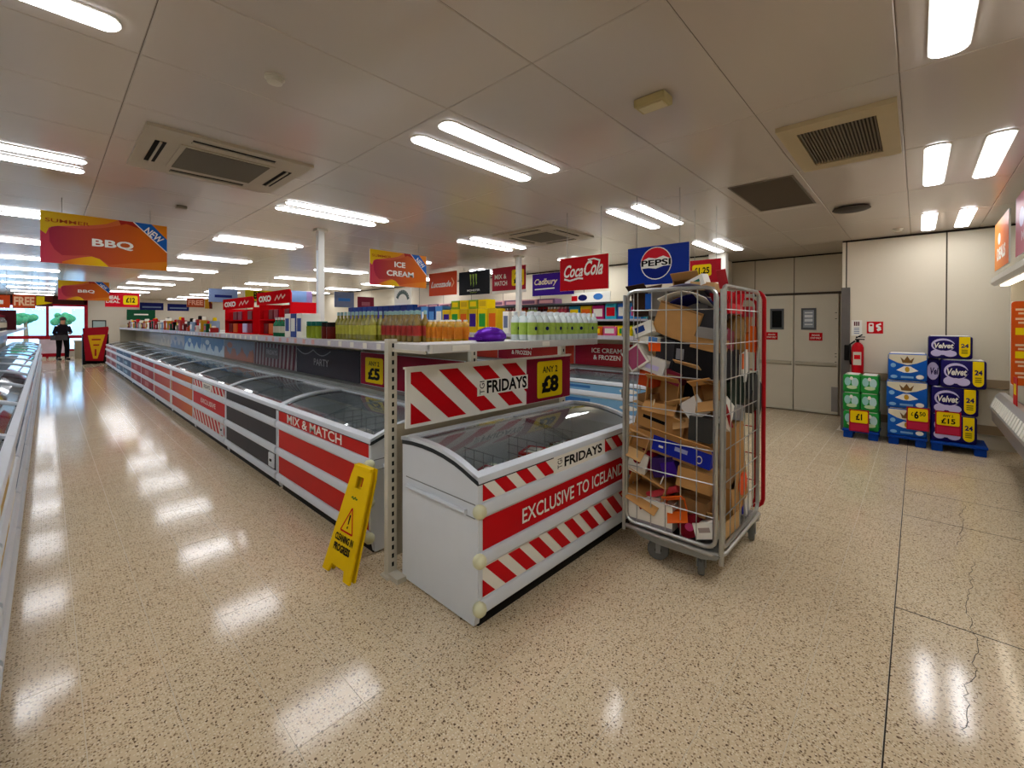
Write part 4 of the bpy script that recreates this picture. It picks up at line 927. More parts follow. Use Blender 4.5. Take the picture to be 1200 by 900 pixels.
part('board', M().box(0, .85, 0, .05, .08, .22), REDF, t); part('board', M().box(0, .85, 0, .05, .82, .98), REDF, t); part('post', M().box(.22, .29, .05, .11, 0, 2.3), REDF, t); part('panel', M().box(.03, .82, .02, .04, .22, .82), mat('pale poster', '#d8c8d4', .4, var=.2, vs=4), t)
# shopper far down the aisle
def shopper():
    t = thing('person', 'person in dark clothes carrying a basket far down the aisle', 'person', (.43, 25.6, 0), .3)
    JK = mat('dark jacket', '#1c161c', .8); TR = mat('black trousers', '#0e0e12', .8); SK = mat('skin', '#b98a70', .6); HR = mat('grey hair', '#4a4440', .8)
    def skin(name, pts, edges, rad, m, parent):
        me = bpy.data.meshes.new(name); me.from_pydata(pts, edges, []); me.materials.append(m)
        o = put(name, me, parent); o.modifiers.new('skin', 'SKIN'); sd = o.modifiers.new('sub', 'SUBSURF'); sd.levels = sd.render_levels = 1
        me.skin_vertices or None
        for i, r_ in enumerate(rad): me.skin_vertices[0].data[i].radius = (r_, r_)
        me.skin_vertices[0].data[0].use_root = True; return o
    pts = [(0,0,.92),(0,0,1.12),(0,0,1.36),(0,-.02,1.46),(0,-.05,1.60),(0,-.05,1.68),(-.18,0,1.36),(-.24,.02,1.10),(-.22,-.16,.98),(.18,0,1.36),(.24,-.02,1.12),(.14,-.24,1.08),
           (-.10,0,.88),(-.11,-.03,.50),(-.12,.03,.09),(-.12,-.10,.04),(.10,0,.88),(.11,-.08,.50),(.12,-.02,.09),(.12,-.15,.04),(-.2,-.26,.95),(.07,-.31,1.08)]
    ed = [(0,1),(1,2),(2,3),(3,4),(4,5),(2,6),(6,7),(7,8),(2,9),(9,10),(10,11),(0,12),(12,13),(13,14),(14,15),(0,16),(16,17),(17,18),(18,19),(8,20),(11,21)]
    rd = [.12,.11,.11,.05,.095,.08,.045,.04,.038,.045,.04,.038,.09,.065,.045,.04,.09,.065,.045,.04,.03,.03]
    b = skin('body', pts, ed, rd, SK, t)
    part('jacket', M().lathe([(.17,.84),(.18,1.0),(.165,1.15),(.185,1.32),(.15,1.42),(.08,1.47)], n=14, sy=.72).tube([(-.16,0,1.37),(-.24,.02,1.10),(-.22,-.15,.985)], [.075,.062,.05]).tube([(.16,0,1.37),(.24,-.02,1.12),(.145,-.23,1.08)], [.075,.062,.05]), JK, t, True)
    for s_, kx, ky in ((-1, -.03, .03), (1, -.08, -.02)):
        part('trouser_leg', M().tube([(.10*s_,0,.93),(.11*s_,kx,.50),(.12*s_,ky,.07)], [.11,.08,.065]), TR, t, True)
        part('shoe', M().rbox(.12*s_-.05, .12*s_+.05, ky-.19, ky+.07, 0, .08, .02), DARK, t)
    part('hair', M().ball((0, -.035, 1.665), .105, n=12), HR, t, True)
    part('nose', M().ball((0, -.148, 1.61), .014, n=6), SK, t)
    for s_ in (-1, 1): part('eye', M().ball((.035*s_, -.135, 1.63), .01, n=6), DARK, t)
shopper()
t = thing('shopping_basket', 'dark shopping basket held by the person', 'basket', (.33, 25.35, .82), .5)
part('basket', M().box(-.2, .2, -.14, .14, 0, .01).box(-.2, .2, -.14, -.13, .01, .2).box(-.2, .2, .13, .14, .01, .2).box(-.2, -.19, -.13, .13, .01, .2).box(.19, .2, -.13, .13, .01, .2), DGREY, t)
part('handle', M().tube([(-.19, 0, .2), (-.1, 0, .28), (.1, 0, .28), (.19, 0, .2)], .01), DARK, t)
# a green plant-like balloon cluster at the left gondola end is too dim to make out; a burgundy board stands there
t = thing('display_board', 'burgundy display board standing on the left gondola', 'board', (-.86, 14.0, TOPZ), 0)
part('board', M().box(0, .42, 0, .02, 0, .42), mat('burgundy board', '#4a141c', .4), t); part('base', M().box(.05, .37, -.04, .06, 0, .015), DARK, t)
# ---------------------------------------------------------------- roll cage
CX, CY = 2.57, .805; CW, CD = .83, .585
cage = thing('roll_cage', 'galvanised wire roll cage packed with flattened and torn boxes', 'roll cage', (CX, CY, 0))
def frame(name, pts, m=CHROME, r=.012): return part(name, M().tube(pts, r, 8, closed=True), m, cage, True)
def rr(a0, a1, z0, z1, r, f):
    out = []
    for ca, cz, s in ((a1-r, z1-r, 0), (a0+r, z1-r, 90), (a0+r, z0+r, 180), (a1-r, z0+r, 270)):
        out += [f(ca+r*cos(R(s+t)), cz+r*sin(R(s+t))) for t in (0, 30, 60, 90)]
    return out
ZT, ZB = 1.715, .225
frame('side_frame', rr(.025, CD, ZB, ZT, .06, lambda a, z: (0, a, z)))
frame('side_frame', rr(.03, CW-.06, ZB, ZT+.01, .05, lambda a, z: (a, 0, z)))
frame('side_frame', rr(.03, CW-.06, ZB, ZT, .05, lambda a, z: (a, CD+.01, z)))
frame('red_end_frame', rr(-.02, CD+.02, .22, ZT+.02, .06, lambda a, z: (CW+.005, a, z)), mat('red tube', '#b01a20', .35, .1), .014)
frame('red_end_frame', rr(.02, CD-.02, .24, ZT-.03, .05, lambda a, z: (CW-.03, a, z)), mat('red tube', '#b01a20'), .010)
part('corner_post', M().tube([(.012, -.002, .14), (.012, -.002, 1.70)], .014).tube([(-.022, CD+.005, .17), (-.022, CD+.005, 1.69)], .011), CHROME, cage, True)
HZ = (.40, .59, .78, .98, 1.185, 1.39, 1.59); wr2 = .0034
for z in HZ:
    part('wire', M().tube([(.0, .02, z), (0, CD, z)], wr2, 5), CHROME, cage); part('wire', M().tube([(.03, 0, z), (CW-.06, 0, z)], wr2, 5), CHROME, cage)
    part('wire', M().tube([(.03, CD+.01, z), (CW-.06, CD+.01, z)], wr2, 5), CHROME, cage); part('wire', M().tube([(CW+.0, 0, z), (CW, CD, z)], wr2, 5), mat('red tube', '#b01a20'), cage)
for k in range(6):
    y = .042+.094*k; part('wire', M().tube([(.006, y, ZB), (.006, y, ZT)], wr2, 5), CHROME, cage); part('wire', M().tube([(CW-.005, y, ZB), (CW-.005, y, ZT)], wr2, 5), CHROME, cage)
for k in range(7):
    x = .10+.094*k; part('wire', M().tube([(x, .006, ZB), (x, .006, ZT)], wr2, 5), CHROME, cage); part('wire', M().tube([(x, CD+.004, ZB), (x, CD+.004, ZT)], wr2, 5), CHROME, cage)
for z in (1.42, 1.02, .62): part('tie_clip', M().rbox(-.02, .0, CD-.0, CD+.03, z, z+.06, .006), GREYM, cage)
part('base_plate', M().box(.01, CW-.03, .02, CD-.01, .188, .196), GREYM, cage)
part('base_rail', M().tube([(.0, CD, .19), (0, .06, .19), (.02, .01, .19), (.07, -.005, .19), (CW-.05, -.005, .19)], .014, 8), CHROME, cage, True)
part('base_skirt', M().prism([(.0, .19), (.02, .165), (.10, .145), (.36, .138), (.48, .15), (.56, .19)], 0, -.004, .012), mat('base grey', '#8c8d89', .45, .3), cage)
part('base_skirt', M().prism([(.05, .19), (.05, .165), (.7, .165), (.78, .19)], 1, .0, .012), mat('base grey', '#8c8d89'), cage)
for x, y, a in ((.07, .43, .4), (.07, .13, 1.85), (.74, .03, 1.75), (.74, .52, 1.75)):
    tw = part('caster', M().lathe([(.045, .155), (.05, .17), (.05, .185)], n=12).box(-.027, -.022, -.045, -.015, .05, .165).box(.022, .027, -.045, -.015, .05, .165).box(-.027, .027, -.045, .03, .14, .166), GREYM, cage, False, (x, y, 0), (0, 0, a))
    w_ = M().lathe([(.04, -.018), (.060, -.018), (.066, -.010), (.066, .010), (.060, .018), (.04, .018)], n=18); w_.xf(Matrix.Translation((0, -.03, .066)) @ Matrix.Rotation(pi/2, 4, 'Y'))
    part('wheel', w_, RUB, tw); h_ = M().lathe([(.02, -.019), (.02, .019)], n=10); h_.xf(Matrix.Translation((0, -.03, .066)) @ Matrix.Rotation(pi/2, 4, 'Y')); part('hub', h_, DARK, tw)
G_ = 'cardboard and packaging in the roll cage'
def carton(label, c, d, col, rot=(0, 0, 0), open_='', name='cardboard_box', cat='box', inner=None, prints=None):
    """carton with walls; open_ is the side left open ('t' top, 'f' the side facing -x), with flaps hinged on it"""
    t = thing(name, label, cat, c, 0, G_, (-rot[0], rot[1], rot[2])); a, b, h = d; e = .006
    m = M().box(-a/2, a/2, -b/2, b/2, -h/2, -h/2+e).box(-a/2, a/2, -b/2, -b/2+e, -h/2+e, h/2).box(-a/2, a/2, b/2-e, b/2, -h/2+e, h/2).box(a/2-e, a/2, -b/2+e, b/2-e, -h/2+e, h/2)
    if open_ != 'f': m.box(-a/2, -a/2+e, -b/2+e, b/2-e, -h/2+e, h/2)
    if open_ != 't': m.box(-a/2+e, a/2-e, -b/2+e, b/2-e, h/2-e, h/2)
    part('carton_body', m, col, t)
    if open_ == 't':
        for s, ang in ((-1, .7), (1, .9)):
            f = M().box(0, .09, -b/2, b/2, 0, .005); f.xf(Matrix.Translation((s*a/2, 0, h/2)) @ (Matrix.Rotation(-ang, 4, 'Y') if s > 0 else Matrix.Rotation(ang, 4, 'Y') @ Matrix.Scale(-1, 4, (1, 0, 0)))); part('flap', f, inner or col, t)
    if open_ == 'f':
        for s, ang in ((-1, 1.0), (1, .6)):
            f = M().box(-.07, 0, -b/2, b/2, -.0025, .0025); f.xf(Matrix.Translation((-a/2, 0, s*(h/2-.004))) @ Matrix.Rotation(s*ang*.8, 4, 'Y')); part('flap', f, inner or col, t)
    if prints:
        p = Print(0); prints(p, b, h); p.build(t, 'printed_face', (-a/2, b/2, -h/2), (0, 0, -pi/2))
    return t
def sheet(label, c, d, col, rot, name='cardboard_sheet', bend=0., cat='cardboard', back=None):
    t = thing(name, label, cat, c, 0, G_, (-rot[0], rot[1], rot[2])); a, b = d; n = 6
    m = M(); pr = [(-b/2+b*i/n, bend*sin(pi*i/n)) for i in range(n+1)]
    m.prism(pr+[(y, z+.005) for y, z in pr[::-1]], 0, -a/2, a/2); part('board', m, col, t, True)
    if back: q = M(); q.prism([(y, z+.0052) for y, z in pr]+[(y, z+.0062) for y, z in pr[::-1]], 0, -a/2+.01, a/2-.01); part('printed_side', q, back, t, True)
    return t
X_ = 2.66
SUN = mat('faded mauve sheet', '#7a7590', .5, var=.1); GRYC = mat('grey board', '#8e8a86', .7, var=.08); BKC = mat('black board', '#1f1d1f', .55); INK = mat('navy box', '#23246e', .45)
# deep backing cartons first, then what shows at the wire faces
carton('large brown carton at the bottom of the cage, behind the others', (3.08, 1.18, .36), (.5, .36, .30), CARDD, (0, 0, .05), 't')
carton('large brown carton in the middle of the cage, behind the others', (3.08, 1.16, .74), (.48, .40, .34), CARDD, (.1, 0, -.06), '')
carton('large dark carton in the upper middle of the cage, behind the others', (3.06, 1.16, 1.14), (.5, .42, .34), BKC, (-.08, 0, .06), '')
carton('large grey carton at the top of the cage, behind the others', (3.04, 1.15, 1.50), (.5, .40, .32), GRYC, (.05, 0, 0), 't')
def red_mark(p, w, h): p.line([(.28*w, .72*h), (.34*w, .78*h), (.33*w, .62*h), (.27*w, .55*h)], .016, BURG).rect(.0, w, 0, .02, mat('grey edge', '#9a969a', .5))
carton('white box with a small burgundy mark at the bottom left of the cage', (2.70, 1.24, .31), (.22, .29, .165), PWHITE, (0, 0, .03), '', 'white_box', prints=red_mark)
carton('brown carton tilted above the white box', (2.70, 1.27, .455), (.2, .24, .13), CARD, (-.32, 0, 0), 'f')
carton('white printed carton at the left wire above the tilted brown carton', (2.66, 1.34, .60), (.12, .12, .13), PWHITE, (-.25, 0, .2), '', 'white_box', prints=lambda p, w, h: p.ell(.45*w, .6*h, .2*w, .12*h, BURG))
carton('long brown carton lying across the cage over the blue tray', (2.76, 1.20, .735), (.22, .46, .12), CARD, (-.16, 0, 0), '')
def bl(p, w, h):
    p.ell(.82*w, .42*h, .05*w, .26*h, PWHITE); p.ell(.82*w, .42*h, .038*w, .19*h, mat('tray blue', '#1f2fb0', .4)); p.rect(.40*w, .62*w, .45*h, .72*h, mat('pale tray print', '#a8b4e8', .4)); p.rect(.12*w, .2*w, .3*h, .45*h, PWHITE)
carton('royal blue printed tray slanting down to the right', (2.655, 1.055, .725), (.07, .36, .095), mat('tray blue', '#1f2fb0', .4), (-.16, 0, 0), 't', 'blue_tray', 'tray', CARD, bl)
carton('brown box below the blue tray at the right post', (2.70, .975, .575), (.2, .20, .12), CARD, (-.12, 0, .1), '')
carton('purple wrapped box under the long brown carton', (2.70, 1.19, .60), (.14, .14, .12), mat('dim purple', '#3a2464', .45), (.2, 0, .3), '', 'purple_box')
carton('burgundy box left of the purple box', (2.72, 1.30, .62), (.14, .14, .12), BURG, (-.1, 0, -.2), '', 'burgundy_box')
t = thing('cardboard_tube', 'pink red cardboard tube leaning low in the cage', 'tube', (2.655, 1.17, .44), 0, G_); part('tube', M().tube([(0, .11, -.05), (0, -.09, .045)], .022, 12), mat('rose tube', '#c8444e', .4), t, True)
carton('orange torn carton beside the pink tube', (2.67, 1.09, .385), (.12, .12, .08), mat('bright orange board', '#e0621a', .5), (.25, .1, .2), 'f', 'orange_box', inner=ORANGE)
carton('dark red carton low in the cage by the right post', (2.68, 1.0, .29), (.15, .13, .12), mat('deep wine print', '#7a1222', .45), (.45, 0, .1), '', 'red_box', prints=lambda p, w, h: p.ell(.5*w, .5*h, .2*w, .2*h, PINK))
carton('small white carton at the bottom right corner post', (2.665, .905, .29), (.12, .13, .09), PWHITE, (.3, .1, .1), '', 'white_box', prints=lambda p, w, h: p.rect(.2*w, .7*w, .4*h, .7*h, mat('faded print', '#a89a94', .5)))
carton('brown box behind the dark red carton', (2.80, 1.02, .41), (.18, .22, .12), CARDD, (.1, 0, .1), '')
carton('brown carton with a dark slot in its front', (2.72, 1.20, .88), (.16, .32, .13), CARD, (-.22, 0, 0), '', prints=lambda p, w, h: p.rect(.15*w, .62*w, .45*h, .62*h, BLK))
sheet('brown slanting cardboard rim above the slotted carton', (2.63, 1.2, .955), (.05, .34), CARD2, (-.25, 0, 0))
carton('dark grey crate by the right post under the white board', (2.66, .93, .885), (.14, .13, .14), mat('crate grey', '#3c3c3a', .5), (-.05, 0, 0), '', 'dark_crate', 'crate')
carton('white board turned on its corner in the middle of the cage', (2.63, .975, 1.0), (.02, .125, .125), mat('soft white board', '#d8d4ce', .6), (.62, 0, .1), '', 'white_box')
carton('brown open carton left of the white pointed board', (2.69, 1.185, 1.075), (.14, .20, .16), CARD, (-.12, .0, .15), 'f')
carton('second brown carton behind the left wire, low', (2.72, 1.30, .985), (.12, .12, .12), CARDD, (.1, 0, 0), '')
carton('orange red carton left above the brown open carton', (2.69, 1.285, 1.15), (.12, .10, .10), mat('brick print', '#c0481f', .5), (-.15, 0, 0), '', 'orange_box')
carton('black carton filling the right part of the cage front', (2.74, .99, 1.28), (.2, .24, .22), BKC, (-.08, 0, 0), '', 'black_box', prints=lambda p, w, h: p.rect(.06*w, .26*w, .5*h, .8*h, mat('grey note', '#85858a', .5)))
carton('charcoal carton left of the black carton', (2.76, 1.14, 1.31), (.18, .20, .18), DGREY, (-.14, 0, .05), '', 'black_box')
sheet('orange label card pressed against the wire', (2.60, 1.215, 1.36), (.055, .075), mat('hot orange', '#f0581a', .4), (0, pi/2, .1), 'label_card')
carton('pink and white box at the left wire', (2.66, 1.345, 1.285), (.14, .14, .14), PWHITE, (.6, 0, 0), '', 'pink_box', prints=lambda p, w, h: p.rect(.08*w, .92*w, .08*h, .92*h, mat('dusty pink', '#b0557a', .45)))
carton('white tilted box right of the pink box', (2.68, 1.24, 1.24), (.14, .18, .10), mat('soft white board', '#d0ccc6'), (-.25, .1, 0), '', 'white_box', prints=lambda p, w, h: p.rect(.3*w, .8*w, .2*h, .5*h, LILAC))
carton('maroon box under the white tilted box', (2.69, 1.14, 1.18), (.12, .16, .08), mat('maroon banner', '#7c2436'), (-.3, 0, 0), '', 'maroon_box')
sheet('pale brown flap lying over the black carton front', (2.625, 1.02, 1.255), (.07, .16), CARD2, (-.2, .5, 0))
sheet('long brown edge strip across the cage at mid height', (2.60, .98, 1.17), (.03, .30), CARDD, (-.12, .4, 0))
carton('large brown open box at the upper middle of the cage', (2.73, 1.10, 1.515), (.16, .27, .20), CARD, (-.34, .0, 0), '', prints=lambda p, w, h: p.rect(.0, w, h-.012, h, CARDD))
sheet('curved white sheet above the large brown open box', (2.70, 1.06, 1.63), (.16, .30), PWHITE, (-.02, .35, 0), 'white_sheet', .05)
sheet('curved navy sheet tucked under the white sheet', (2.72, 1.0, 1.60), (.16, .28), INK, (-.06, .35, 0), 'navy_sheet', .06)
sheet('curved grey sheet in the top of the cage', (2.74, 1.02, 1.68), (.2, .30), SUN, (-.12, .3, 0), 'grey_sheet', .04)
carton('grey box at the top left behind the blue card', (2.74, 1.24, 1.64), (.14, .11, .17), GRYC, (.05, 0, .1), '', 'grey_box')
carton('dark brown box of bottles at the top left of the cage', (2.76, 1.345, 1.63), (.16, .13, .14), mat('umber box', '#3c2a20', .6), (.12, 0, 0), 't', 'brown_box')
sheet('bright blue card standing at the top left of the cage', (2.64, 1.275, 1.65), (.10, .045), mat('azure wrap', '#2a62c0'), (0, pi/2, 0), 'blue_card')
carton('white and blue crumpled pack at the upper left wire', (2.67, 1.30, 1.46), (.12, .13, .08), PWHITE, (.4, .2, 0), '', 'white_box', prints=lambda p, w, h: p.rect(.1*w, .6*w, .3*h, .8*h, SB))
carton('blue banded pack below the crumpled white pack', (2.67, 1.265, 1.40), (.1, .12, .05), PWHITE, (-.1, 0, 0), '', 'white_box', prints=lambda p, w, h: p.rect(.5*w, w, 0, h, SBL))
carton('grey striped carton at the right post, upper', (2.70, .90, 1.45), (.18, .12, .06), GRYC, (-.15, 0, 0), '', 'grey_box')
carton('brown carton under the grey striped carton', (2.72, .92, 1.385), (.18, .16, .07), CARD, (-.2, 0, 0), '')
carton('dark grey board box behind the navy sheet', (2.76, .95, 1.53), (.16, .14, .12), DGREY, (0, 0, .1), '', 'black_box')
carton('brown carton lying on top of the cage load', (2.86, 1.10, 1.745), (.2, .16, .08), CARD, (.1, .1, .2), 'f')
carton('flat brown carton on top beside the white label', (2.80, .97, 1.735), (.2, .14, .05), CARD2, (-.1, 0, .1), '')
carton('white labelled carton tilted on top of the cage load', (2.74, 1.0, 1.758), (.06, .13, .065), PWHITE, (.35, 0, -.3), '', 'white_box', prints=lambda p, w, h: p.text('JUICE', .15*w, .8*w, .4*h, .7*h, TEAL, .02) if False else p.rect(.18*w, .8*w, .4*h, .68*h, TEAL))
sheet('white card lying along the top rail', (2.68, 1.20, 1.722), (.12, .3), mat('soft white board', '#d0ccc6'), (0, .1, 0), 'white_sheet')
sheet('red and grey pointed scrap at the top corner post', (2.66, .83, 1.765), (.12, .05), mat('scrap red', '#b8323a', .5), (.3, 1.0, 0), 'red_card')
carton('brown open carton end on at the left wire above the white printed carton', (2.66, 1.33, .735), (.10, .12, .11), CARD2, (-.3, 0, .1), 'f')
carton('brown carton behind the dark grey crate at the right post', (2.76, .97, .80), (.14, .20, .13), CARD, (-.35, 0, 0), '')
carton('pale brown carton wedged between slotted carton and white board', (2.72, 1.06, .97), (.12, .16, .10), CARD2, (.3, 0, .1), 'f')
carton('small brown carton at the right post above the white board', (2.68, .91, 1.10), (.12, .13, .11), CARD, (.25, 0, 0), 'f')
carton('tan carton behind the pink and white box', (2.76, 1.30, 1.36), (.12, .16, .12), CARD2, (-.2, 0, 0), '')
carton('violet pack under the blue tray near the left', (2.66, 1.13, .60), (.08, .09, .09), PURP, (.3, 0, .1), '', 'purple_box')
sheet('white torn flap hanging below the purple box', (2.625, 1.17, .52), (.012, .07), PWHITE, (1.2, 0, 0), 'white_sheet')
sheet('small white label hanging from the left middle wire', (2.60, 1.22, .985), (.008, .09), mat('cream gold', '#e0cfa8'), (1.35, 0, 0), 'white_sheet')
carton('brown ribbed carton below the orange torn carton', (2.70, .99, .40), (.12, .16, .09), CARDD, (-.1, 0, 0), '')
# the short side of the cage
def tubes(p, w, h): p.rect(0, w, 0, .25*h, RED)
t = carton('red tray with four upright red tubes at the top right of the cage', (2.92, .875, 1.60), (.28, .09, .06), mat('bright red tray', '#d8202c', .4), (0, 0, 0), 't', 'red_tray', 'tray')
for k in range(5): part('upright_tube', M().tube([(-.11+.055*k, 0, -.02), (-.11+.055*k, 0, .11)], .014, 8), mat('bright red tray', '#d8202c'), t, True)
t = thing('paper_sack', 'crumpled brown paper sack in the short side of the cage', 'sack', (3.14, .90, 1.43), 0, G_)
sm = M().lathe([(.03, -.13), (.09, -.10), (.12, -.02), (.11, .06), (.07, .11), (.03, .13)], n=9, sy=.6)
sm.v = [(x+.012*sin(37*z+5*x), y+.01*cos(29*z+9*x), z) for x, y, z in sm.v]; part('sack', sm, mat('sack paper', '#8c6a3a', .7, var=.25, vs=20), t)
carton('black carton behind the short side wires', (2.93, .92, 1.25), (.26, .14, .19), BKC, (0, .05, 0), '', 'black_box'); sheet('orange strip hanging beside the black carton', (3.10, .835, 1.26), (.10, .03), ORANGE, (0, pi/2, pi/2), 'orange_card')
carton('maroon printed pack above the black carton on the short side', (2.85, .88, 1.41), (.14, .08, .12), mat('maroon banner', '#7c2436'), (0, .2, 0), '', 'maroon_box')
carton('dark green carton in the middle of the short side', (3.02, .92, 1.06), (.30, .14, .18), mat('forest board', '#1f2a20', .6), (0, -.06, 0), '', 'green_box')
carton('white pack with red edge on the short side', (2.82, .87, .955), (.17, .06, .17), PWHITE, (0, .5, 0), '', 'white_box'); sheet('red edged card leaning on the white pack', (2.78, .835, .95), (.2, .03), mat('scrap red', '#b8323a'), (0, .9, pi/2-1.57), 'red_card')
carton('silver foil pack beside the white pack', (3.05, .88, .93), (.16, .08, .1), mat('foil', '#a8acb0', .3, .6, var=.2, vs=40), (0, .2, 0), '', 'foil_pack')
carton('tall brown carton on the short side of the cage', (3.05, .89, .70), (.24, .10, .34), CARD, (0, -.10, .08), '')
carton('brown shallow carton under the tall brown carton', (2.86, .90, .55), (.2, .12, .12), CARDD, (0, .3, 0), '')
carton('brown and orange printed carton low on the short side', (3.06, .89, .42), (.32, .10, .26), CARD, (0, -.25, 0), '', 'orange_box'); 
t = thing('orange_card', 'orange round fruit card stuck low on the short side', 'cardboard', (3.10, .833, .46), 0, G_); part('card', M().prism([(.085*cos(2*pi*i/14), .075*sin(2*pi*i/14)) for i in range(14)], 1, -.003, .003), mat('hot orange', '#f0581a'), t)
carton('cream carton at the bottom of the short side', (2.86, .885, .27), (.28, .12, .10), CARD2, (0, .04, 0), 't')
carton('white and blue scrap pack in the bottom far corner', (3.24, .88, .29), (.14, .09, .12), PWHITE, (0, -.3, 0), '', 'white_box'); sheet('royal blue scrap strip in the bottom far corner', (3.14, .84, .30), (.11, .03), mat('tray blue', '#1f2fb0'), (0, pi/2, pi/2), 'blue_card')
t = carton('dark grey open crate corner poking out beside the red frame', (3.36, .86, 1.02), (.26, .10, .20), mat('crate grey', '#3c3c3a'), (0, .55, 0), '', 'dark_crate', 'crate')
part('white_edge', M().box(-.13, .135, -.052, .052, .10, .108), PWHITE, t)
carton('white pack behind the far wires of the short side', (3.25, .92, 1.22), (.12, .12, .22), PWHITE, (0, .0, 0), '', 'white_box'); carton('brown pack between sack and red frame', (3.30, .90, 1.52), (.10, .10, .14), mat('sienna pack', '#b8642a', .5), (0, .1, 0), '', 'brown_box')
carton('orange snack pack against the red frame', (3.33, .86, 1.40), (.05, .07, .18), ORANGE, (0, .1, 0), '', 'orange_box')
carton('clear grey bottle pack at the top far corner', (3.14, .93, 1.63), (.14, .10, .12), mat('cloudy pack', '#9aa4a4', .3, var=.3, vs=30), (0, 0, 0), '', 'grey_box')
carton('red cup pack hanging at the top far corner', (3.27, .86, 1.59), (.07, .06, .07), mat('scrap red', '#b8323a'), (0, 0, 0), '', 'red_box')

# ---------------------------------------------------------------- yellow cleaning sign
SY = mat('safety yellow', '#f0c810', .4, var=.03)
cs = thing('cleaning_sign', 'yellow folding cleaning in progress sign leaning by the freezer corner', 'sign', (1.158, 2.53, 0), -pi/2+.06)
W_, H_ = .155, .635; ang = .30
def leaf(name, sgn, a):
    m = M(); t_ = .012; top = .105
    def bx(x0, x1, x2, x3, z0, z1): m.prism([(x0, z0), (x1, z0), (x2, z1), (x3, z1)], 1, 0, t_)
    f = lambda z: W_-(W_-top)*z/H_
    bx(-W_, -W_*.55, -W_*.45, -f(.05), 0, .05); bx(W_*.55, W_, f(.05), W_*.45, 0, .05)
    bx(-f(.05), f(.05), f(.5), -f(.5), .05, .50); bx(-f(.5), -.035, -.035, -f(.57), .5, .57); bx(.035, f(.5), f(.57), .035, .5, .57); bx(-f(.57), f(.57), top*.9, -top*.9, .57, H_)
    return part(name, m, SY, cs, False, (0, 0, 0) if sgn < 0 else (0, 2*H_*sin(a)*.9, 0), (-a if sgn < 0 else a, 0, 0))
l1 = leaf('front_leaf', -1, ang); l2 = leaf('rear_leaf', -1, ang); l2.location = (0, .03, -.005)
p = Print(0)
p.line([(-.066, .245), (.066, .245), (0, .385), (-.066, .245)], .010, RED); p.poly([(-.006, .275), (.006, .275), (.004, .28), (-.004, .28)], BLK)
p.poly([(-.005, .29), (.005, .29), (.008, .345), (-.008, .345)], BLK); p.ell(0, .272, .007, .007, BLK, n=10)
p.text('CLEANING IN', -.10, .10, .185, .225, BLK, .04); p.text('PROGRESS', -.09, .09, .130, .172, BLK, .04)
p.line([(-.035, .44), (-.02, .45), (-.01, .435), (.01, .452), (.02, .438), (.035, .445)], .008, mat('sign green', '#4a7a2a', .5))
p.build(l1)
part('hinge', M().box(-.09, .09, -.01, .022, H_-.02, H_+.0), SY, cs, False, (0, H_*sin(ang), H_*(cos(ang)-1)))

# ---------------------------------------------------------------- pallets and toilet roll packs by the wall
PB = mat('pallet blue', '#0f3f9a', .4, var=.05)
def pallet(label, y0, y1, x0, x1):
    t = thing('plastic_pallet', label, 'pallet', (x0, y0, 0), 0, 'blue plastic pallets'); a, b = x1-x0, y1-y0
    part('deck', M().rbox(0, a, 0, b, .085, .115, .008), PB, t)
    for i in (0, 1):
        for j in (0, 1): part('foot', M().rbox(.02+i*(a-.14), .12+i*(a-.14), .01+j*(b-.12), .11+j*(b-.12), 0, .086, .01), PB, t)
    return t
pallet('blue plastic pallet under the green packs', .35, .73, 7.24, 7.66)
pallet('blue plastic pallet under the crown packs', -.10, .27, 7.24, 7.66)
pallet('blue plastic pallet under the purple packs, sticking out to the right', -.60, -.125, 7.20, 7.66)
def pack(name, label, loc, dims, wrap, pr, group, rz=0):
    t = thing(name, label, 'toilet roll pack', loc, rz, group); a, b, c = dims
    part('wrap', M().rbox(0, a, 0, b, 0, c, .022), wrap, t, True)
    part('film_top', M().rbox(.02, a-.02, .02, b-.02, c-.004, c+.006, .008), PWHITE, t, True)
    p = Print(0); pr(p, b, c); p.build(t, loc=(0, b, 0), rot=(0, 0, -pi/2)); return t
VW = mat('deep violet wrap', '#1c1458', .35, var=.1, vs=14)
def velvet(p, w, h):
    p.ell(.34*w, .60*h, .27*w, .30*h, LILAC); p.ell(.36*w, .58*h, .245*w, .235*h, VW); p.poly([(.46*w, .72*h), (.68*w, .62*h), (.55*w, .5*h)], VW)
    p.ell(.19*w, .24*h, .13*w, .15*h, LILAC); p.ell(.50*w, .23*h, .15*w, .14*h, LILAC); p.ell(.34*w, .26*h, .10*w, .10*h, LILAC)
    p.text('Velvet', .14*w, .58*w, .46*h, .70*h, PWHITE, .03, .2)
    p.poly([(.70*w, .98*h), (.94*w, .98*h)]+[(.82*w+.12*w*cos(R(a)), .25*h+.16*h*sin(R(a))) for a in range(0, -181, -20)], YEL)
    p.text('24', .74*w, .91*w, .50*h, .68*h, VW, .04)
    for q in range(3): p.rect(.75*w, .89*w, .24*h+.07*q*h, .28*h+.07*q*h, mat('olive ink', '#8a7a10', .5))
gv = 'purple toilet roll packs'
pack('toilet_roll_pack', 'purple and lilac pack, topmost of the right hand stack', (7.26, -.475, 1.105), (.36, .375, .265), VW, velvet, gv)
pack('toilet_roll_pack', 'purple and lilac pack pushed to the right, second from the top', (7.24, -.585, .765), (.38, .375, .325), VW, velvet, gv)
pack('toilet_roll_pack', 'purple pack half hidden behind the second from the top', (7.34, -.205, .765), (.36, .12, .325), VW, lambda p, w, h: (p.ell(.5*w, .55*h, .45*w, .33*h, LILAC), p.text('Vel', .3*w, .9*w, .42*h, .68*h, VW, .03, .2)), gv)
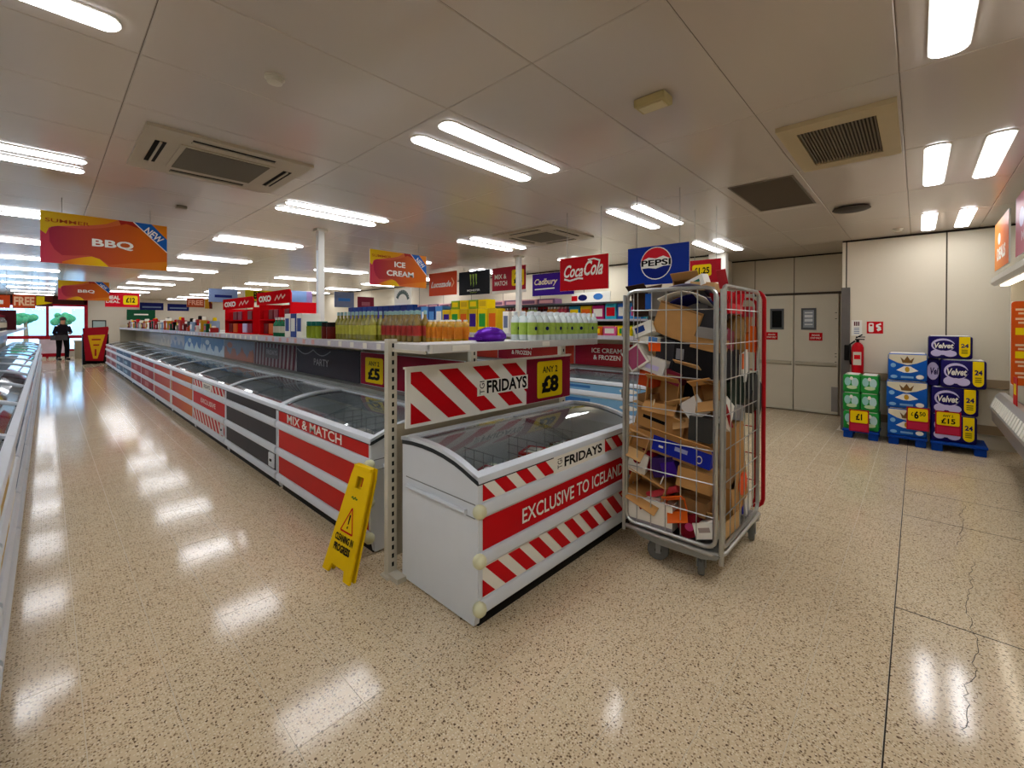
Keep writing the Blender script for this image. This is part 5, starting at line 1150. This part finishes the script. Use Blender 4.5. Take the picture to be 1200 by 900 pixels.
pack('toilet_roll_pack', 'purple and lilac pack, third from the top', (7.26, -.525, .44), (.38, .395, .32), VW, velvet, gv)
pack('toilet_roll_pack', 'purple and lilac pack at the bottom behind the £15 card', (7.26, -.515, .117), (.38, .385, .318), VW, velvet, gv)
BW = mat('royal blue wrap', '#1a5cb8', .35, var=.12, vs=14)
def crown(p, w, h):
    p.poly([(.02*w, .80*h), (.25*w, .66*h), (.5*w, .58*h), (.75*w, .66*h), (.98*w, .80*h), (.98*w, .97*h), (.02*w, .97*h)], mat('cream wrap', '#e0d8bc', .4)); D = mat('crown brown', '#7a5a30', .5)
    p.poly([(.38*w, .66*h), (.62*w, .66*h), (.68*w, .88*h), (.58*w, .76*h), (.5*w, .92*h), (.42*w, .76*h), (.32*w, .88*h)], D)
    p.poly([(.22*w, .38*h), (.42*w, .54*h), (.58*w, .54*h), (.78*w, .38*h), (.58*w, .30*h), (.42*w, .30*h)], PWHITE); p.ell(.5*w, .42*h, .06*w, .1*h, GOLD)
    p.ell(.14*w, .56*h, .07*w, .08*h, CYANB); p.ell(.16*w, .14*h, .09*w, .06*h, CYANB); p.ell(.82*w, .16*h, .10*w, .08*h, PWHITE); p.rect(.34*w, .66*w, .10*h, .17*h, CYANB)
gb = 'blue and gold crown packs'
for k, n_ in enumerate(('bottom', 'middle', 'top')):
    pack('toilet_roll_pack', 'blue and cream pack with a gold crown, %s of its stack' % n_, (7.27, -.095 if k != 1 else -.10, .117+.346*k), (.36, .365 if k != 1 else .385, .335), BW, crown, gb)
GW = mat('leaf green wrap', '#2a9440', .35, var=.2, vs=12)
def leafy(p, w, h):
    p.ell(.28*w, .62*h, .18*w, .24*h, mat('aqua print', '#9ad0c8', .4)); p.ell(.70*w, .58*h, .2*w, .26*h, mat('soft aqua', '#b8dcd8', .4)); p.ell(.52*w, .30*h, .3*w, .10*h, mat('pale lime', '#c8e0b0', .4)); p.ell(.5*w, .80*h, .10*w, .10*h, PWHITE)
for k in range(3):
    for q in range(2):
        pack('toilet_roll_pack', 'green and aqua pack, %s layer, %s of the pair' % (('bottom', 'middle', 'top')[k], ('right', 'left')[q]), (7.28+.01*k, .36+.187*q-.008*(k == 0), .117+.242*k), (.34, .185, .236), GW, leafy, 'green toilet roll packs')
def tagcard(label, y1, w, z0, h, top, price, x):
    t = thing('price_card', label, 'price card', (x, y1, z0), -pi/2, 'yellow and red price cards by the pallets')
    part('card', M().box(0, w, 0, .006, 0, h), mat('card red', '#a8182c', .4), t)
    p = Print(0); p.rect(.06*w, .94*w, .40*h, .95*h, YEL, .015)
    if top: p.text(top, .3*w, .7*w, .76*h, .86*h, BLK, .02); p.text(price, .24*w, .78*w, .47*h, .70*h, BLK, .03)
    else:
        p.text(price[0], .2*w, .3*w if len(price) > 1 else .78*w, .62*h, .78*h, BLK, .02) if len(price) > 1 else p.text(price[0], .34*w, .66*w, .52*h, .82*h, BLK, .04)
        if len(price) > 1: p.text(price[1], .34*w, .54*w, .50*h, .84*h, BLK, .04); p.text(price[2], .57*w, .84*w, .64*h, .82*h, BLK, .02)
    p.rect(.06*w, .94*w, .04*h, .34*h, mat('card pink', '#c02848', .4)); p.build(t)
    part('holder_rod', M().tube([(w*.5, .01, .02), (w*.5, .02, -.12 if z0 > .2 else -z0+.012)], .006), DARK, t) if False else None
tagcard('yellow £1 price card on the green packs', .655, .205, .105, .285, None, ('£1',), 7.225)
tagcard('yellow £6.50 price card on the crown packs', .09, .205, .215, .28, None, ('£', '6', '50'), 7.225)
tagcard('yellow two for £15 price card on the purple packs', -.165, .22, .20, .28, 'ANY 2', '£15', 7.248)
# ---------------------------------------------------------------- fire point
t = thing('fire_extinguisher', 'red fire extinguisher hanging on the cream wall', 'fire extinguisher', (7.655, .605, .83))
part('cylinder', M().lathe([(.06, 0), (.068, .01), (.068, .36), (.055, .40), (.025, .43)], n=18), mat('extinguisher red', '#b8121c', .3), t, True)
part('valve', M().lathe([(.018, .43), (.018, .47)], n=10).box(-.012, .012, -.075, .03, .465, .48).box(-.012, .012, -.08, .02, .50, .512), DARK, t)
part('lever', M().tube([(0, .02, .49), (0, -.05, .54)], .008), DARK, t); part('hose', M().tube([(0, .03, .45), (-.02, .085, .40), (-.02, .085, .2), (-.02, .075, .12)], .011), DARK, t, True)
Print(0).rect(-.045, .045, .12, .30, mat('pale label', '#c8c4b0')).rect(-.035, .035, .2, .26, RED).build(t, 'instruction_label', loc=(-.0685, 0, 0), rot=(0, 0, -pi/2))
part('wall_bracket', M().box(.06, .093, -.03, .03, .3, .36), GREYM, t)
t = thing('wall_notice', 'white extinguisher notice above the red extinguisher', 'sign', (X1-.004, .685, 1.35), -pi/2)
part('plate', M().box(0, .12, 0, .003, 0, .22), PWHITE, t); p = Print(0)
for k in range(3): p.rect(.03+.022*k, .045+.022*k, .14, .20, mat('dull maroon', '#5e2430'))
for k in range(4): p.rect(.03, .09, .03+.024*k, .04+.024*k, mat('steel blue', '#6c7c9c'))
p.build(t)
t = thing('fire_point_sign', 'square red fire point sign on the cream wall', 'sign', (X1-.004, .515, 1.385), -pi/2)
part('plate', M().box(0, .175, 0, .003, 0, .165), RED, t)
Print(0).rect(.02, .075, .02, .145, PWHITE, .015).rect(.033, .062, .10, .125, RED).poly([(.10, .12), (.15, .145), (.155, .12), (.12, .11), (.15, .09), (.155, .05), (.12, .03), (.105, .06), (.125, .075), (.10, .09)], PWHITE).build(t)
# ---------------------------------------------------------------- open fridge on the right
FR = thing('open_fridge', 'open front multideck fridge at the right edge by the wall', 'fridge', (0, 0, 0))
FG = mat('fridge grey', '#8e8b88', .4, .3, var=.1); FT = mat('fridge trim', '#b8b6b2', .3, .5); fx0, fx1 = 3.2, 7.05
part('base', M().box(fx0, fx1, -1.42, -.86, .0, .50), mat('fridge dark', '#37322d', .5), FR)
part('kick_strip', M().box(fx0, fx1, -.86, -.84, 0, .10), FG, FR)
part('front_nose', M().prism([(-.86, .30), (-.68, .38), (-.61, .46), (-.60, .60), (-.645, .73), (-.67, .755), (-.70, .76), (-.90, .62), (-.90, .30)], 0, fx0, fx1), FG, FR, True)
part('nose_trim', M().prism([(-.598, .585), (-.590, .60), (-.637, .74), (-.665, .768), (-.71, .772), (-.70, .76), (-.67, .755), (-.645, .73), (-.60, .60)], 0, fx0, fx1+.01), FT, FR, True)
lb = M()
for k in range(30): lb.prism([(-.595, .625), (-.628, .722), (-.624, .724), (-.591, .627)], 0, 3.4+.12*k, 3.48+.12*k)
part('price_label', lb, PWHITE, FR)
part('deck', M().box(fx0, fx1, -1.36, -.66, .60, .64), mat('deck pale', '#9fb4c0', .3), FR); part('back_panel', M().box(fx0, fx1, -1.42, -1.36, .5, 2.06), WHITE, FR)
for z in (1.0, 1.36): part('shelf', M().box(fx0, fx1-.04, -1.36, -.90, z, z+.02), SHELF, FR)
part('end_panel', M().box(fx1, fx1+.04, -1.42, -.74, .5, 2.06), mat('end panel cream', '#cfc4ae', .4), FR)
part('end_panel', M().box(fx1, fx1+.03, -1.42, -.86, 0, .5), FG, FR)
part('canopy', M().prism([(-1.42, 2.06), (-.74, 2.06), (-.64, 2.05), (-.60, 2.02), (-.59, 1.96), (-.62, 1.93), (-.70, 1.95), (-.80, 2.0), (-1.42, 2.0)], 0, fx0, fx1+.02), FT, FR, True)
part('canopy_light', M().box(fx0, fx1-.02, -.72, -.66, 1.928, 1.938), mat('lit canopy', '#ffffff', .5, emit='#fff2dc', est=6.0), FR)
def cs_(label, x0, x1, mk):
    t = thing('canopy_sign', label, 'sign', (x1, -.63, 2.085), pi, 'signs above the open fridge'); w = x1-x0
    part('board', M().box(0, w, -.012, 0, 0, .5), PWHITE, t); p = Print(-.012); mk(p, w, .5); p.build(t)
cs_('orange sign with white lettering above the fridge, farthest one', 6.05, 7.02, lambda p, w, h: (p.rect(0, w, 0, h, gradmat('canopy orange', '#e08a2c', '#d8602a', 0, 1)), p.ell(.35*w, .62*h, .10*w, .12*h, PWHITE), p.text('DEALS', .2*w, .8*w, .18*h, .44*h, PWHITE, .05)))
cs_('pink sign with pale lettering above the fridge, nearer the camera', 4.7, 5.66, lambda p, w, h: (p.rect(0, w, 0, h, gradmat('canopy pink', '#b8506a', '#c8889a', 0, 1)), p.ell(.3*w, .6*h, .12*w, .16*h, LILAC), p.text('MEAT', .3*w, .8*w, .2*h, .36*h, mat('pale rose', '#e0c0cc', .4), .03)))
t = thing('offer_poster', 'tall orange offer poster on the inner end panel of the fridge', 'poster', (fx1-.006, -.742, .86), -pi/2)
part('sheet', M().box(0, .60, 0, .005, 0, .90), PWHITE, t); p = Print(0); p.rect(.0, .6, .0, .9, gradmat('poster orange', '#d8561a', '#e07a24', 0, .6), .03)
for z in (.80, .70, .42, .24, .12): p.rect(.03, .42, z, z+.022, mat('peach', '#f0c8a0')); p.rect(.05, .36, z-.04, z-.02, mat('peach', '#f0c8a0'))
for z in (.54, .29): p.rect(.03, .34, z, z+.075, YEL); p.text('£5', .12, .24, z+.015, z+.06, BLK, .03)
p.build(t)
t = thing('offer_card', 'red offer card with yellow tag on the fridge nose', 'price card', (6.15, -.67, .764), pi)
part('card', M().box(0, .2, -.005, 0, 0, .26), RED, t); Print(-.005).rect(.03, .17, .10, .2, YEL).build(t)
